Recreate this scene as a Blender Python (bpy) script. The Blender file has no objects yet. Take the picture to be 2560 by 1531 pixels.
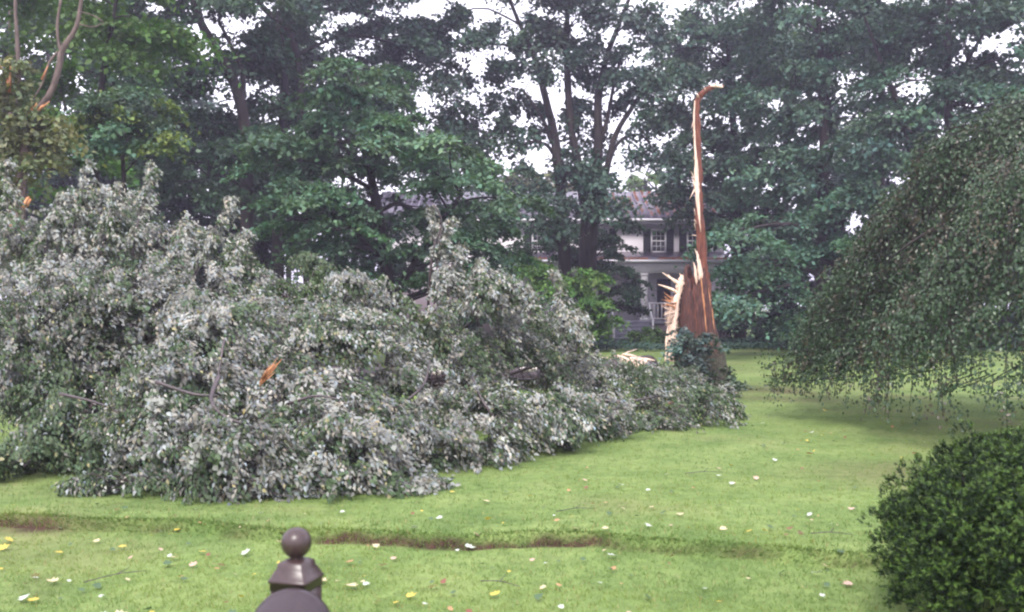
import bpy, math, random
import numpy as np
from mathutils import Vector, Matrix

R = math.radians
sc = bpy.context.scene
col = sc.collection
rng = np.random.default_rng(7)
random.seed(7)

# ------------------------------------------------------------------ camera, world, sun, exposure
F = 2407.0                      # focal length in pixels of the 2560 px wide photograph
CAMZ = 1.7
cam = bpy.data.cameras.new('camera')
cam.sensor_width = 36.0
cam.lens = 36.0 * F / 2560.0
cam.clip_end = 2000
cam.dof.use_dof = True
cam.dof.focus_distance = 34.0
cam.dof.aperture_fstop = 5.0
cam_o = bpy.data.objects.new('camera', cam)
cam_o.location = (0, 0, CAMZ)
cam_o.rotation_euler = (R(90), 0, 0)
col.objects.link(cam_o)
sc.camera = cam_o

SUN_EL, SUN_AZ = R(50), R(192)   # azimuth clockwise from +Y: behind the camera, a little to the left
world = bpy.data.worlds.new('World')
sc.world = world
world.use_nodes = True
wn = world.node_tree
for n in list(wn.nodes):
    wn.nodes.remove(n)
sky = wn.nodes.new('ShaderNodeTexSky')
sky.sky_type = 'NISHITA'
sky.sun_disc = False
sky.sun_elevation = SUN_EL
sky.sun_rotation = SUN_AZ
sky.air_density = 1.5
sky.dust_density = 5.0
cloud = wn.nodes.new('ShaderNodeMix')
cloud.data_type = 'RGBA'
cloud.inputs[0].default_value = 0.82
cloud.inputs[7].default_value = (8.7, 8.4, 9.5, 1)      # even overcast cloud, faintly lavender
bg = wn.nodes.new('ShaderNodeBackground')
bg.inputs[1].default_value = 0.11
wo = wn.nodes.new('ShaderNodeOutputWorld')
wn.links.new(sky.outputs[0], cloud.inputs[6])
wn.links.new(cloud.outputs[2], bg.inputs[0])
wn.links.new(bg.outputs[0], wo.inputs[0])

sun = bpy.data.lights.new('sun', 'SUN')
sun.energy = 1.5
sun.angle = R(14)
sun.color = (1.0, 0.96, 0.9)
sun_o = bpy.data.objects.new('sun', sun)
d = Vector((math.sin(SUN_AZ) * math.cos(SUN_EL), math.cos(SUN_AZ) * math.cos(SUN_EL), math.sin(SUN_EL)))
sun_o.rotation_euler = (-d).to_track_quat('-Z', 'Y').to_euler()
sun_o.location = d * 60
col.objects.link(sun_o)

sc.view_settings.view_transform = 'Standard'
sc.view_settings.look = 'None'
sc.view_settings.gamma = 1
sc.view_settings.use_curve_mapping = False
sc.view_settings.exposure = 1.52
sc.render.engine = 'CYCLES'
sc.cycles.max_bounces = 6
sc.cycles.diffuse_bounces = 3
sc.cycles.glossy_bounces = 2
sc.cycles.transmission_bounces = 3
sc.cycles.transparent_max_bounces = 4
sc.cycles.volume_bounces = 0
sc.cycles.pixel_filter_type = 'GAUSSIAN'
sc.cycles.filter_width = 2.5


# ------------------------------------------------------------------ helpers
def P(px, py, Y):
    """A point at depth Y seen at pixel px, py of the photograph (2560 wide)."""
    return np.array([(px - 1280.0) / F * Y, Y, CAMZ - (py - 765.5) / F * Y])


def tag(o, label=None, cat=None, group=None, kind=None):
    if label: o['label'] = label
    if cat: o['category'] = cat
    if group: o['group'] = group
    if kind: o['kind'] = kind
    return o


def empty(name, loc):
    o = bpy.data.objects.new(name, None)
    o.location = tuple(loc)
    o.empty_display_size = 0.2
    col.objects.link(o)
    return o


def link(name, me, parent=None):
    o = bpy.data.objects.new(name, me)
    col.objects.link(o)
    if parent is not None:
        o.parent = parent
        o.matrix_parent_inverse = world_of(parent).inverted()
    return o


def world_of(p):
    m = Matrix.Translation(p.location) @ p.rotation_euler.to_matrix().to_4x4() @ Matrix.Diagonal((*p.scale, 1))
    if p.parent is not None:
        return world_of(p.parent) @ p.matrix_parent_inverse @ m
    return m


def np_mesh(name, V, faces_idx, faces_len, mat=None, colors=None, smooth=False, matidx=None):
    me = bpy.data.meshes.new(name)
    V = np.ascontiguousarray(V, dtype=np.float32)
    me.vertices.add(len(V))
    me.vertices.foreach_set('co', V.ravel())
    idx = np.asarray(faces_idx, dtype=np.int32).ravel()
    ln = np.asarray(faces_len, dtype=np.int32).ravel()
    st = np.concatenate([[0], np.cumsum(ln)[:-1]]).astype(np.int32)
    me.loops.add(len(idx))
    me.loops.foreach_set('vertex_index', idx)
    me.polygons.add(len(ln))
    me.polygons.foreach_set('loop_start', st)
    me.polygons.foreach_set('loop_total', ln)
    if smooth:
        me.polygons.foreach_set('use_smooth', np.ones(len(ln), dtype=bool))
    if matidx is not None:
        me.polygons.foreach_set('material_index', np.asarray(matidx, dtype=np.int32))
    me.update(calc_edges=True)
    if colors is not None:
        a = me.color_attributes.new('tint', 'FLOAT_COLOR', 'POINT')
        c = np.ones((len(V), 4), dtype=np.float32)
        c[:, :3] = colors
        a.data.foreach_set('color', c.ravel())
    if mat is not None:
        for m in (mat if isinstance(mat, (list, tuple)) else [mat]):
            me.materials.append(m)
    return me


class MB:
    """Collects boxes, bars, tubes and prisms into one mesh."""
    def __init__(self):
        self.v, self.i, self.l, self.n = [], [], [], 0

    def add(self, V, faces):
        V = np.asarray(V, dtype=float).reshape(-1, 3)
        for f in faces:
            self.i.extend([k + self.n for k in f])
            self.l.append(len(f))
        self.v.append(V)
        self.n += len(V)

    def box(self, x0, x1, y0, y1, z0, z1):
        V = [(x0, y0, z0), (x1, y0, z0), (x1, y1, z0), (x0, y1, z0), (x0, y0, z1), (x1, y0, z1), (x1, y1, z1), (x0, y1, z1)]
        self.add(V, [(0, 3, 2, 1), (4, 5, 6, 7), (0, 1, 5, 4), (1, 2, 6, 5), (2, 3, 7, 6), (3, 0, 4, 7)])

    def tube(self, pts, rad, sides=6, squash=1.0, twist=0.0, jag=0.0):
        pts = np.asarray(pts, dtype=float)
        n = len(pts)
        rad = np.broadcast_to(np.asarray(rad, dtype=float), (n,))
        T = np.gradient(pts, axis=0)
        T /= np.linalg.norm(T, axis=1)[:, None] + 1e-9
        ref = np.array([0.0, 1.0, 0.0]) if abs(T[0][1]) < 0.8 else np.array([1.0, 0.0, 0.0])
        A = np.cross(T, ref)
        A /= np.linalg.norm(A, axis=1)[:, None] + 1e-9
        B = np.cross(T, A)
        th = np.linspace(0, 2 * math.pi, sides, endpoint=False) + twist
        ca, sa = np.cos(th), np.sin(th) * squash
        r = rad[:, None] * (1 + (rng.uniform(-jag, jag, (n, sides)) if jag else 0))
        V = pts[:, None, :] + r[:, :, None] * (ca[None, :, None] * A[:, None, :] + sa[None, :, None] * B[:, None, :])
        fs = []
        for a in range(n - 1):
            for b in range(sides):
                c = (b + 1) % sides
                fs.append((a * sides + b, a * sides + c, (a + 1) * sides + c, (a + 1) * sides + b))
        fs.append(tuple(range(sides - 1, -1, -1)))
        fs.append(tuple((n - 1) * sides + k for k in range(sides)))
        self.add(V.reshape(-1, 3), fs)

    def shard(self, a, b, w0, w1=0.1, flat=0.5):
        """A torn splinter: a tapered, slightly bent three sided sliver from a to b."""
        a, b = np.asarray(a, float), np.asarray(b, float)
        m = (a + b) / 2 + rng.normal(0, 0.03, 3) * np.linalg.norm(b - a)
        self.tube([a, m, b], [w0, w0 * 0.75, w0 * w1], sides=4, squash=flat, twist=rng.uniform(0, 3))

    def mesh(self, name, mat, smooth=False):
        return np_mesh(name, np.concatenate(self.v), self.i, self.l, mat, smooth=smooth)

    def build(self, name, mat, parent=None, smooth=False):
        return link(name, self.mesh(name, mat, smooth), parent)


def spline(pts, n):
    """Catmull-Rom through rows of pts (any width)."""
    pts = np.asarray(pts, float)
    if len(pts) == 2:
        t = np.linspace(0, 1, n)[:, None]
        return pts[0] * (1 - t) + pts[1] * t
    p = np.vstack([2 * pts[0] - pts[1], pts, 2 * pts[-1] - pts[-2]])
    out = []
    for u in np.linspace(0, len(pts) - 1 - 1e-6, n):
        k = int(u); t = u - k
        a, b, c, e = p[k], p[k + 1], p[k + 2], p[k + 3]
        out.append(0.5 * (2 * b + (c - a) * t + (2 * a - 5 * b + 4 * c - e) * t * t + (3 * b - a - 3 * c + e) * t ** 3))
    return np.array(out)


def unit(v):
    return v / (np.linalg.norm(v, axis=-1, keepdims=True) + 1e-9)


# leaf shapes: columns are across, along, and out of the leaf
SIMPLE = (np.array([(0, 0, 0), (0.34, 0.45, 0.10), (0, 1, 0), (-0.34, 0.45, 0.10)]), [(0, 1, 2), (0, 2, 3)])
BROAD = (np.array([(0, 0, 0), (0.30, 0.42, 0.12), (0, 1.12, -0.10), (-0.30, 0.42, 0.12)]), [(0, 1, 2), (0, 2, 3)])
NARROW = (np.array([(0, 0, 0), (0.2, 0.4, 0.05), (0, 1, 0), (-0.2, 0.4, 0.05)]), [(0, 1, 2), (0, 2, 3)])
NEEDLE = (np.array([(0.13, 0, 0), (0, 1, 0.05), (-0.13, 0, 0)]), [(0, 1, 2)])
MAPLE = (np.array([(0, 0, 0), (0, 1, -0.08), (0.46, 0.36, 0.15), (0.30, 0.66, 0.06), (-0.46, 0.36, 0.15), (-0.30, 0.66, 0.06)]),
         [(0, 2, 3, 1), (0, 1, 5, 4)])


def leaves_mesh(name, pos, along, nrm, size, colr, shape, mat):
    T, faces = shape
    along = unit(along)
    side = unit(np.cross(along, nrm))
    n = np.cross(side, along)
    V = pos[:, None, :] + size[:, None, None] * (T[None, :, 0:1] * side[:, None, :] + T[None, :, 1:2] * along[:, None, :] + T[None, :, 2:3] * n[:, None, :])
    N, k = len(pos), len(T)
    flat = np.concatenate([np.array(f) for f in faces])
    idx = (np.arange(N)[:, None] * k + flat[None, :]).ravel()
    ln = np.tile([len(f) for f in faces], N)
    C = np.repeat(colr, k, axis=0)
    return np_mesh(name, V.reshape(-1, 3), idx, ln, mat, colors=C)


# ------------------------------------------------------------------ materials
def mat(name):
    m = bpy.data.materials.new(name)
    m.use_nodes = True
    nt = m.node_tree
    return m, nt, nt.nodes['Principled BSDF'], nt.nodes['Material Output']


def leaf_mat(name, rough=0.5, trans=0.25, spec=0.4, tcol=(1.1, 1.2, 0.5)):
    m, nt, b, out = mat(name)
    a = nt.nodes.new('ShaderNodeAttribute'); a.attribute_name = 'tint'
    nt.links.new(a.outputs['Color'], b.inputs['Base Color'])
    b.inputs['Roughness'].default_value = rough
    b.inputs['Specular IOR Level'].default_value = spec
    t = nt.nodes.new('ShaderNodeBsdfTranslucent')
    mx = nt.nodes.new('ShaderNodeMix'); mx.data_type = 'RGBA'; mx.blend_type = 'MULTIPLY'
    mx.inputs[0].default_value = 1.0
    mx.inputs[7].default_value = (*tcol, 1)
    nt.links.new(a.outputs['Color'], mx.inputs[6])
    nt.links.new(mx.outputs[2], t.inputs[0])
    ms = nt.nodes.new('ShaderNodeMixShader'); ms.inputs[0].default_value = trans
    nt.links.new(b.outputs[0], ms.inputs[1]); nt.links.new(t.outputs[0], ms.inputs[2])
    nt.links.new(ms.outputs[0], out.inputs[0])
    return m


def noise_mat(name, c0, c1, scale=8.0, rough=0.8, bump=0.3, stretch=(1, 1, 1), detail=6, lo=0.35, hi=0.65, spec=0.3, c2=None, dist=0.05, metallic=0.0):
    m, nt, b, out = mat(name)
    tc = nt.nodes.new('ShaderNodeTexCoord')
    mp = nt.nodes.new('ShaderNodeMapping'); mp.inputs['Scale'].default_value = stretch
    nt.links.new(tc.outputs['Object'], mp.inputs[0])
    n = nt.nodes.new('ShaderNodeTexNoise'); n.inputs['Scale'].default_value = scale; n.inputs['Detail'].default_value = detail
    n.inputs['Roughness'].default_value = 0.62
    nt.links.new(mp.outputs[0], n.inputs['Vector'])
    r = nt.nodes.new('ShaderNodeValToRGB')
    r.color_ramp.elements[0].position = lo; r.color_ramp.elements[0].color = (*c0, 1)
    r.color_ramp.elements[1].position = hi; r.color_ramp.elements[1].color = (*c1, 1)
    if c2 is not None:
        e = r.color_ramp.elements.new(min(hi + 0.1, 0.98)); e.color = (*c2, 1)
    nt.links.new(n.outputs['Fac'], r.inputs[0])
    nt.links.new(r.outputs[0], b.inputs['Base Color'])
    b.inputs['Roughness'].default_value = rough
    b.inputs['Specular IOR Level'].default_value = spec
    b.inputs['Metallic'].default_value = metallic
    if bump:
        bp = nt.nodes.new('ShaderNodeBump'); bp.inputs['Strength'].default_value = bump; bp.inputs['Distance'].default_value = dist
        nt.links.new(n.outputs['Fac'], bp.inputs['Height'])
        nt.links.new(bp.outputs[0], b.inputs['Normal'])
    return m


M = {}
M['leaf'] = leaf_mat('leaf_green', 0.55, 0.25, 0.2)
M['leaf_pale'] = leaf_mat('leaf_silver_maple', 0.5, 0.18, 0.3, (1.0, 1.05, 0.7))
M['leaf_weep'] = leaf_mat('leaf_weeping', 0.36, 0.2, 0.4, (1.1, 1.1, 0.5))
M['leaf_yew'] = leaf_mat('leaf_yew', 0.5, 0.12, 0.22)
M['blade'] = leaf_mat('grass_blade', 0.5, 0.3, 0.3)
M['bark'] = noise_mat('bark_dark', (0.011, 0.009, 0.009), (0.034, 0.027, 0.025), 7, 0.9, 0.6, (1, 1, 0.22))
M['bark_young'] = noise_mat('bark_young', (0.06, 0.043, 0.038), (0.15, 0.11, 0.10), 9, 0.7, 0.4, (1, 1, 0.3))
M['bark_wet'] = noise_mat('bark_fallen', (0.025, 0.018, 0.021), (0.075, 0.053, 0.056), 8, 0.4, 0.5, (1, 1, 1), spec=0.6)
def stump_bark():
    """Stripped, streaked red-brown wood above; grey, mossy bark still on round the foot."""
    m = noise_mat('stump_bark', (0.030, 0.014, 0.013), (0.115, 0.047, 0.036), 34, 0.75, 0.9, (1, 1, 0.07), c2=(0.27, 0.10, 0.05), lo=0.38, hi=0.62, dist=0.05)
    nt = m.node_tree; b_ = nt.nodes['Principled BSDF']
    src = b_.inputs['Base Color'].links[0].from_socket
    tc_ = nt.nodes.new('ShaderNodeTexCoord'); sx = nt.nodes.new('ShaderNodeSeparateXYZ'); nt.links.new(tc_.outputs['Object'], sx.inputs[0])
    n_ = nt.nodes.new('ShaderNodeTexNoise'); n_.inputs['Scale'].default_value = 7; nt.links.new(tc_.outputs['Object'], n_.inputs['Vector'])
    ad = nt.nodes.new('ShaderNodeMath'); ad.operation = 'MULTIPLY_ADD'; ad.inputs[1].default_value = 1.1
    nt.links.new(n_.outputs['Fac'], ad.inputs[0]); nt.links.new(sx.outputs['Z'], ad.inputs[2])
    mr = nt.nodes.new('ShaderNodeMapRange'); mr.inputs['From Min'].default_value = 1.15; mr.inputs['From Max'].default_value = 1.6
    nt.links.new(ad.outputs[0], mr.inputs['Value'])
    rp = nt.nodes.new('ShaderNodeValToRGB'); rp.color_ramp.elements[0].position = 0.35; rp.color_ramp.elements[0].color = (0.028, 0.026, 0.018, 1)
    rp.color_ramp.elements[1].position = 0.65; rp.color_ramp.elements[1].color = (0.085, 0.085, 0.055, 1)
    n2_ = nt.nodes.new('ShaderNodeTexNoise'); n2_.inputs['Scale'].default_value = 22; nt.links.new(tc_.outputs['Object'], n2_.inputs['Vector']); nt.links.new(n2_.outputs['Fac'], rp.inputs[0])
    mx_ = nt.nodes.new('ShaderNodeMix'); mx_.data_type = 'RGBA'
    nt.links.new(mr.outputs[0], mx_.inputs[0]); nt.links.new(rp.outputs[0], mx_.inputs[6]); nt.links.new(src, mx_.inputs[7]); nt.links.new(mx_.outputs[2], b_.inputs['Base Color'])
    return m
M['stump_bark'] = stump_bark()
M['stump_wood'] = noise_mat('torn_wood_brown', (0.070, 0.022, 0.016), (0.20, 0.066, 0.038), 38, 0.65, 0.7, (1, 1, 0.05), c2=(0.36, 0.16, 0.09), lo=0.35, hi=0.62)
M['pale_wood'] = noise_mat('torn_wood_pale', (0.44, 0.24, 0.16), (0.80, 0.63, 0.51), 34, 0.6, 0.6, (1, 1, 0.08), lo=0.3, hi=0.55)
M['orange_wood'] = noise_mat('torn_wood_orange', (0.30, 0.11, 0.045), (0.58, 0.29, 0.14), 16, 0.6, 0.5, (1, 1, 0.2))
M['peeled'] = noise_mat('peeled_wood', (0.72, 0.65, 0.58), (0.85, 0.80, 0.74), 12, 0.4, 0.3, (1, 1, 1))
M['soil'] = noise_mat('soil', (0.045, 0.024, 0.016), (0.16, 0.085, 0.06), 26, 0.95, 0.8)
M['bronze'] = noise_mat('bronze_paint', (0.034, 0.020, 0.021), (0.048, 0.029, 0.029), 60, 0.34, 0.04, spec=0.5, dist=0.003)
M['bronze_dark'] = noise_mat('bronze_paint_box', (0.022, 0.013, 0.018), (0.032, 0.020, 0.025), 50, 0.38, 0.04, spec=0.5, dist=0.003)
M['white_brick'] = noise_mat('painted_brick', (0.74, 0.68, 0.76), (0.84, 0.79, 0.85), 30, 0.8, 0.4, (1, 1, 3))
M['white'] = noise_mat('white_paint', (0.78, 0.75, 0.81), (0.85, 0.82, 0.87), 5, 0.6, 0.05)
M['shutter'] = noise_mat('shutter_paint', (0.012, 0.018, 0.018), (0.022, 0.03, 0.03), 8, 0.5, 0.05)
M['roof'] = noise_mat('roof_metal', (0.030, 0.021, 0.042), (0.060, 0.045, 0.080), 1.2, 0.33, 0.1, spec=0.9, dist=0.02)
M['seam'] = noise_mat('roof_seam', (0.10, 0.08, 0.12), (0.17, 0.14, 0.2), 3, 0.35, 0.1, spec=0.7)
M['step'] = noise_mat('step_paint', (0.24, 0.24, 0.31), (0.33, 0.33, 0.41), 9, 0.55, 0.1)
M['brick_walk'] = noise_mat('brick_walk', (0.17, 0.075, 0.055), (0.27, 0.12, 0.09), 14, 0.85, 0.3)
M['dark_inside'] = noise_mat('dark_door', (0.02, 0.02, 0.024), (0.035, 0.035, 0.04), 4, 0.4, 0.0)
M['porch_brick'] = noise_mat('weathered_brick', (0.30, 0.24, 0.28), (0.40, 0.33, 0.37), 22, 0.85, 0.4, (1, 1, 3))
gm, gnt, gb, _ = mat('window_glass')
gb.inputs['Base Color'].default_value = (0.012, 0.016, 0.02, 1); gb.inputs['Roughness'].default_value = 0.08
gb.inputs['Specular IOR Level'].default_value = 0.6
M['glass'] = gm

# lawn: grass colour patches, straw coloured wear, and soil where the ground attribute says so
lm, lnt, lb, lout = mat('lawn')
tc = lnt.nodes.new('ShaderNodeTexCoord')
def _noise(scale, detail=5, rough=0.6):
    n = lnt.nodes.new('ShaderNodeTexNoise'); n.inputs['Scale'].default_value = scale
    n.inputs['Detail'].default_value = detail; n.inputs['Roughness'].default_value = rough
    lnt.links.new(tc.outputs['Object'], n.inputs['Vector']); return n
def _ramp(src, stops):
    r = lnt.nodes.new('ShaderNodeValToRGB')
    r.color_ramp.elements[0].position, r.color_ramp.elements[0].color = stops[0][0], (*stops[0][1], 1)
    r.color_ramp.elements[1].position, r.color_ramp.elements[1].color = stops[-1][0], (*stops[-1][1], 1)
    for p_, c_ in stops[1:-1]:
        e = r.color_ramp.elements.new(p_); e.color = (*c_, 1)
    lnt.links.new(src, r.inputs[0]); return r
def _mix(fac, a, b, mode='MIX'):
    m_ = lnt.nodes.new('ShaderNodeMix'); m_.data_type = 'RGBA'; m_.blend_type = mode
    if isinstance(fac, float): m_.inputs[0].default_value = fac
    else: lnt.links.new(fac, m_.inputs[0])
    for k_, s_ in ((6, a), (7, b)):
        if isinstance(s_, tuple): m_.inputs[k_].default_value = (*s_, 1)
        else: lnt.links.new(s_, m_.inputs[k_])
    return m_.outputs[2]
n1, n2, n3, n4 = _noise(1.1, 4), _noise(9, 6, 0.7), _noise(0.35, 3), _noise(60, 3, 0.7)
base_c = _ramp(n1.outputs['Fac'], [(0.3, (0.100, 0.160, 0.050)), (0.5, (0.150, 0.216, 0.072)), (0.7, (0.196, 0.254, 0.096))]).outputs[0]
fine_c = _ramp(n2.outputs['Fac'], [(0.32, (0.72, 0.74, 0.7)), (0.62, (1.12, 1.1, 1.05))]).outputs[0]
c_ = _mix(1.0, base_c, fine_c, 'MULTIPLY')
c_ = _mix(0.6, c_, _ramp(n4.outputs['Fac'], [(0.35, (0.5, 0.55, 0.45)), (0.65, (1.2, 1.2, 1.1))]).outputs[0], 'MULTIPLY')
wear = _ramp(n3.outputs['Fac'], [(0.52, (0, 0, 0)), (0.72, (0.6, 0.6, 0.6))]).outputs[0]
c_ = _mix(wear, c_, (0.17, 0.155, 0.075))
dirt_attr = lnt.nodes.new('ShaderNodeAttribute'); dirt_attr.attribute_name = 'soil'
soil_c = _ramp(n2.outputs['Fac'], [(0.3, (0.020, 0.012, 0.009)), (0.7, (0.085, 0.048, 0.034))]).outputs[0]
c_ = _mix(dirt_attr.outputs['Fac'], c_, soil_c)
lnt.links.new(c_, lb.inputs['Base Color'])
lb.inputs['Roughness'].default_value = 0.85; lb.inputs['Specular IOR Level'].default_value = 0.15
bp = lnt.nodes.new('ShaderNodeBump'); bp.inputs['Strength'].default_value = 0.7; bp.inputs['Distance'].default_value = 0.03
lnt.links.new(n2.outputs['Fac'], bp.inputs['Height']); lnt.links.new(bp.outputs[0], lb.inputs['Normal'])
M['lawn'] = lm


# ------------------------------------------------------------------ ground
def bank_y(x):
    return 7.02 - 0.165 * x + 0.10 * np.sin(x * 1.7 + 0.6) + 0.05 * np.sin(x * 4.3)


def vnoise(x, y, s, seed=0):
    """cheap smooth noise from sines"""
    r_ = np.random.default_rng(seed)
    out = 0
    for _ in range(6):
        a, b, ph = r_.normal(0, s, 3)
        out = out + np.sin(a * x + b * y + ph * 7)
    return out / 6


def ground_z(x, y):
    x = np.asarray(x, float); y = np.asarray(y, float)
    s = np.clip((y - bank_y(x) + 0.03) / 0.07, 0, 1)
    s = s * s * (3 - 2 * s)
    fade = np.clip((16 - np.abs(x)) / 8, 0, 1)
    lip = 0.03 * np.exp(-((y - bank_y(x) - 0.22) / 0.25) ** 2)
    z = -0.085 * (1 - s) + lip * fade
    z = z + 0.025 * vnoise(x, y, 0.8, 3) + 0.010 * vnoise(x, y, 4, 4)
    return z


def soil_mask(x, y):
    dy = y - bank_y(x)
    on = np.exp(-((dy + 0.015 - 0.05 * vnoise(x, y, 6, 14)) / (0.024 + 0.016 * vnoise(x, y, 4, 15))) ** 2)
    px = 1280 + x / np.maximum(y, 1) * F
    a = np.clip((px - 770) / 60, 0, 1) * np.clip((1620 - px) / 140, 0, 1)
    b_ = np.clip((190 - px) / 60, 0, 1) * np.clip((px + 400) / 60, 0, 1)
    c = 0.12 * np.clip((px - 1560) / 100, 0, 1) * np.clip((2300 - px) / 200, 0, 1) + 0.10
    k = np.maximum(np.maximum(a, b_), c) + 0.35 * vnoise(x, y, 4, 11) + 0.3 * vnoise(x, y, 14, 16)
    m1 = np.clip(on * 1.7 * np.clip(k, 0, 1.2), 0, 1)
    # trodden, littered earth round the foot of the broken tree
    e = np.exp(-(((x - 5.3) / 1.7) ** 2 + ((y - 19.0) / 2.4) ** 2)) * (0.55 + 0.6 * vnoise(x, y, 2.5, 12))
    e2 = np.exp(-(((x - 6.0) / 1.3) ** 2 + ((y - 27.0) / 0.9) ** 2)) * 0.8
    e3 = np.exp(-(((x - 4.2) / 1.4) ** 2 + ((y - 9.8) / 0.6) ** 2)) * (0.45 + 0.4 * vnoise(x, y, 3, 13))
    e4 = np.exp(-(((x + 3.85) / 0.42) ** 2 + ((y - 7.66) / 0.13) ** 2)) * (0.95 + 0.5 * vnoise(x, y, 9, 17))
    return np.clip(np.maximum.reduce([m1, e, e2, e3, e4]), 0, 1)


def axis(segs):
    out = [segs[0][0]]
    for a, b, st in segs:
        n = max(1, int(round((b - a) / st)))
        out.extend(np.linspace(a, b, n + 1)[1:])
    return np.array(out)


gx = axis([(-400, -60, 30), (-60, -14, 3), (-14, -5, 0.4), (-5, 5, 0.05), (5, 14, 0.4), (14, 60, 3), (60, 400, 30)])
gy = axis([(-60, 0, 6), (0, 5, 0.4), (5, 6.2, 0.08), (6.2, 8, 0.02), (8, 9, 0.08), (9, 24, 0.3), (24, 60, 2), (60, 600, 40)])
GX, GY = np.meshgrid(gx, gy)
GZ = ground_z(GX, GY)
V = np.stack([GX, GY, GZ], -1).reshape(-1, 3)
nx, ny = len(gx), len(gy)
a_ = (np.arange(ny - 1)[:, None] * nx + np.arange(nx - 1)[None, :]).ravel()
idx = np.stack([a_, a_ + 1, a_ + nx + 1, a_ + nx], -1)
me = np_mesh('lawn', V, idx, np.full(len(idx), 4), M['lawn'], smooth=True)
at_ = me.attributes.new('soil', 'FLOAT', 'POINT')
at_.data.foreach_set('value', soil_mask(V[:, 0], V[:, 1]).astype(np.float32))
tag(link('lawn', me), 'wide storm-littered mown lawn with a low earth step across it', 'lawn', kind='structure')

# grass blades: upright tufts over the nearer lawn
def grass_blades():
    nt_ = 42000
    py = rng.uniform(905, 1700, nt_)
    Y = 4092.0 / (py - 765.5)
    X = rng.uniform(-1, 1, nt_) * (0.58 * Y + 0.8)
    keep = rng.random(nt_) > 0.72 * soil_mask(X, Y)
    keep &= ~((np.hypot(X - 4.1, Y - 21) < 0.7))
    X, Y = X[keep], Y[keep]
    k = 4
    X = np.repeat(X, k) + rng.normal(0, 0.022, len(X) * k)
    Y = np.repeat(Y, k) + rng.normal(0, 0.022, len(Y) * k)
    xb = rng.uniform(-4.5, 4.5, 9000)
    X = np.concatenate([X, xb]); Y = np.concatenate([Y, bank_y(xb) + rng.uniform(-0.02, 0.07, 9000)])
    n = len(X)
    pos = np.stack([X, Y, ground_z(X, Y) - 0.004], -1)
    along = np.stack([rng.normal(0, 0.55, n), rng.normal(0, 0.55, n), np.ones(n)], -1)
    along[-9000:] += np.array([0, -0.9, -0.2])
    th = rng.uniform(0, 2 * math.pi, n)
    nr = np.stack([np.cos(th), np.sin(th), np.full(n, 0.2)], -1)
    size = rng.uniform(0.016, 0.042, n) * (1 + 0.3 * np.exp(-((Y - bank_y(X) - 0.1) / 0.15) ** 2))
    g = vnoise(X, Y, 1.3, 21)[:, None]
    f = rng.uniform(0.8, 1.18, (n, 1))
    c = np.array([0.150, 0.228, 0.074]) * f
    c = np.where(g > 0.1, c * np.array([1.25, 1.12, 1.0]), c)
    c = np.where(rng.random((n, 1)) < 0.08, np.array([0.30, 0.26, 0.12]) * f, c)
    T = (np.array([(0.09, 0, 0), (0, 1, 0.12), (-0.09, 0, 0)]), [(0, 1, 2)])
    T[0][:, 0] *= 1.0
    m_ = leaves_mesh('grass', pos, along, nr, size * (0.9 + 0.02 * Y), c, T, M['blade'])
    tag(link('grass', m_), 'short bright green mown grass blades over the lawn', 'grass', kind='stuff')
grass_blades()


# ------------------------------------------------------------------ house behind the trees
HY = 50.0
house = empty('house', (2.2, HY + 3, 0))
tag(house, 'white brick two storey house with dark shutters and long porch behind the trees', 'house')
def zpx(py, Y): return CAMZ - (py - 765.5) / F * Y
def xpx(px, Y): return (px - 1280) / F * Y

XL, XR = xpx(950, HY), xpx(1811, HY)
EZ = zpx(556, HY)
b = MB(); b.box(XL, XR, HY, HY + 8.5, -0.3, EZ); b.build('wall', M['white_brick'], house)
# ground floor of the left half in bare weathered brick, a skin proud of the painted wall
b = MB(); b.box(XL - 0.02, xpx(1262, HY), HY - 0.04, HY - 0.002, -0.3, 2.6); o = b.build('lower_wall', M['porch_brick'], house)
o['label'] = 'greyish purple bare brick lower wall'
# gable roof
EY0, RY, EY1 = HY - 0.55, HY + 4.2, HY + 9.0
RZ = zpx(487, RY)
X0, X1 = XL - 0.45, XR + 0.1
t = 0.16
V = [(X0, EY0, EZ), (X1, EY0, EZ), (X1, RY, RZ), (X0, RY, RZ), (X0, EY1, EZ), (X1, EY1, EZ),
     (X0, EY0, EZ + t), (X1, EY0, EZ + t), (X1, RY, RZ + t), (X0, RY, RZ + t), (X0, EY1, EZ + t), (X1, EY1, EZ + t)]
b = MB(); b.add(V, [(6, 7, 8, 9), (9, 8, 11, 10), (0, 3, 2, 1), (3, 4, 5, 2), (0, 1, 7, 6), (5, 4, 10, 11), (1, 2, 8, 7), (2, 5, 11, 8), (3, 0, 6, 9), (4, 3, 9, 10)])
roof = b.build('roof', M['roof'], house)
# gable triangles
for x in (XL + 0.001, XR - 0.12):
    b = MB()
    V = [(x, HY, EZ), (x, HY + 8.5, EZ), (x, RY, RZ - 0.15), (x + 0.12, HY, EZ), (x + 0.12, HY + 8.5, EZ), (x + 0.12, RY, RZ - 0.15)]
    b.add(V, [(0, 1, 2), (3, 5, 4), (0, 2, 5, 3), (1, 4, 5, 2), (0, 3, 4, 1)])
    b.build('gable', M['white_brick'], house)
sl = np.array([0, RY - EY0, RZ - EZ]); sl_u = sl / np.linalg.norm(sl); nrm_u = np.array([0, -sl_u[2], sl_u[1]])
seam_b = MB()
c0 = np.array([0, EY0 + 0.02, EZ + t])
w_ = 0.025
V = []
for s_ in (0, np.linalg.norm(sl) - 0.03):
    for x_, h_ in ((-w_, -0.01), (w_, -0.01), (w_, 0.05), (-w_, 0.05)):
        V.append(c0 + sl_u * s_ + nrm_u * h_ + np.array([x_, 0, 0]))
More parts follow.
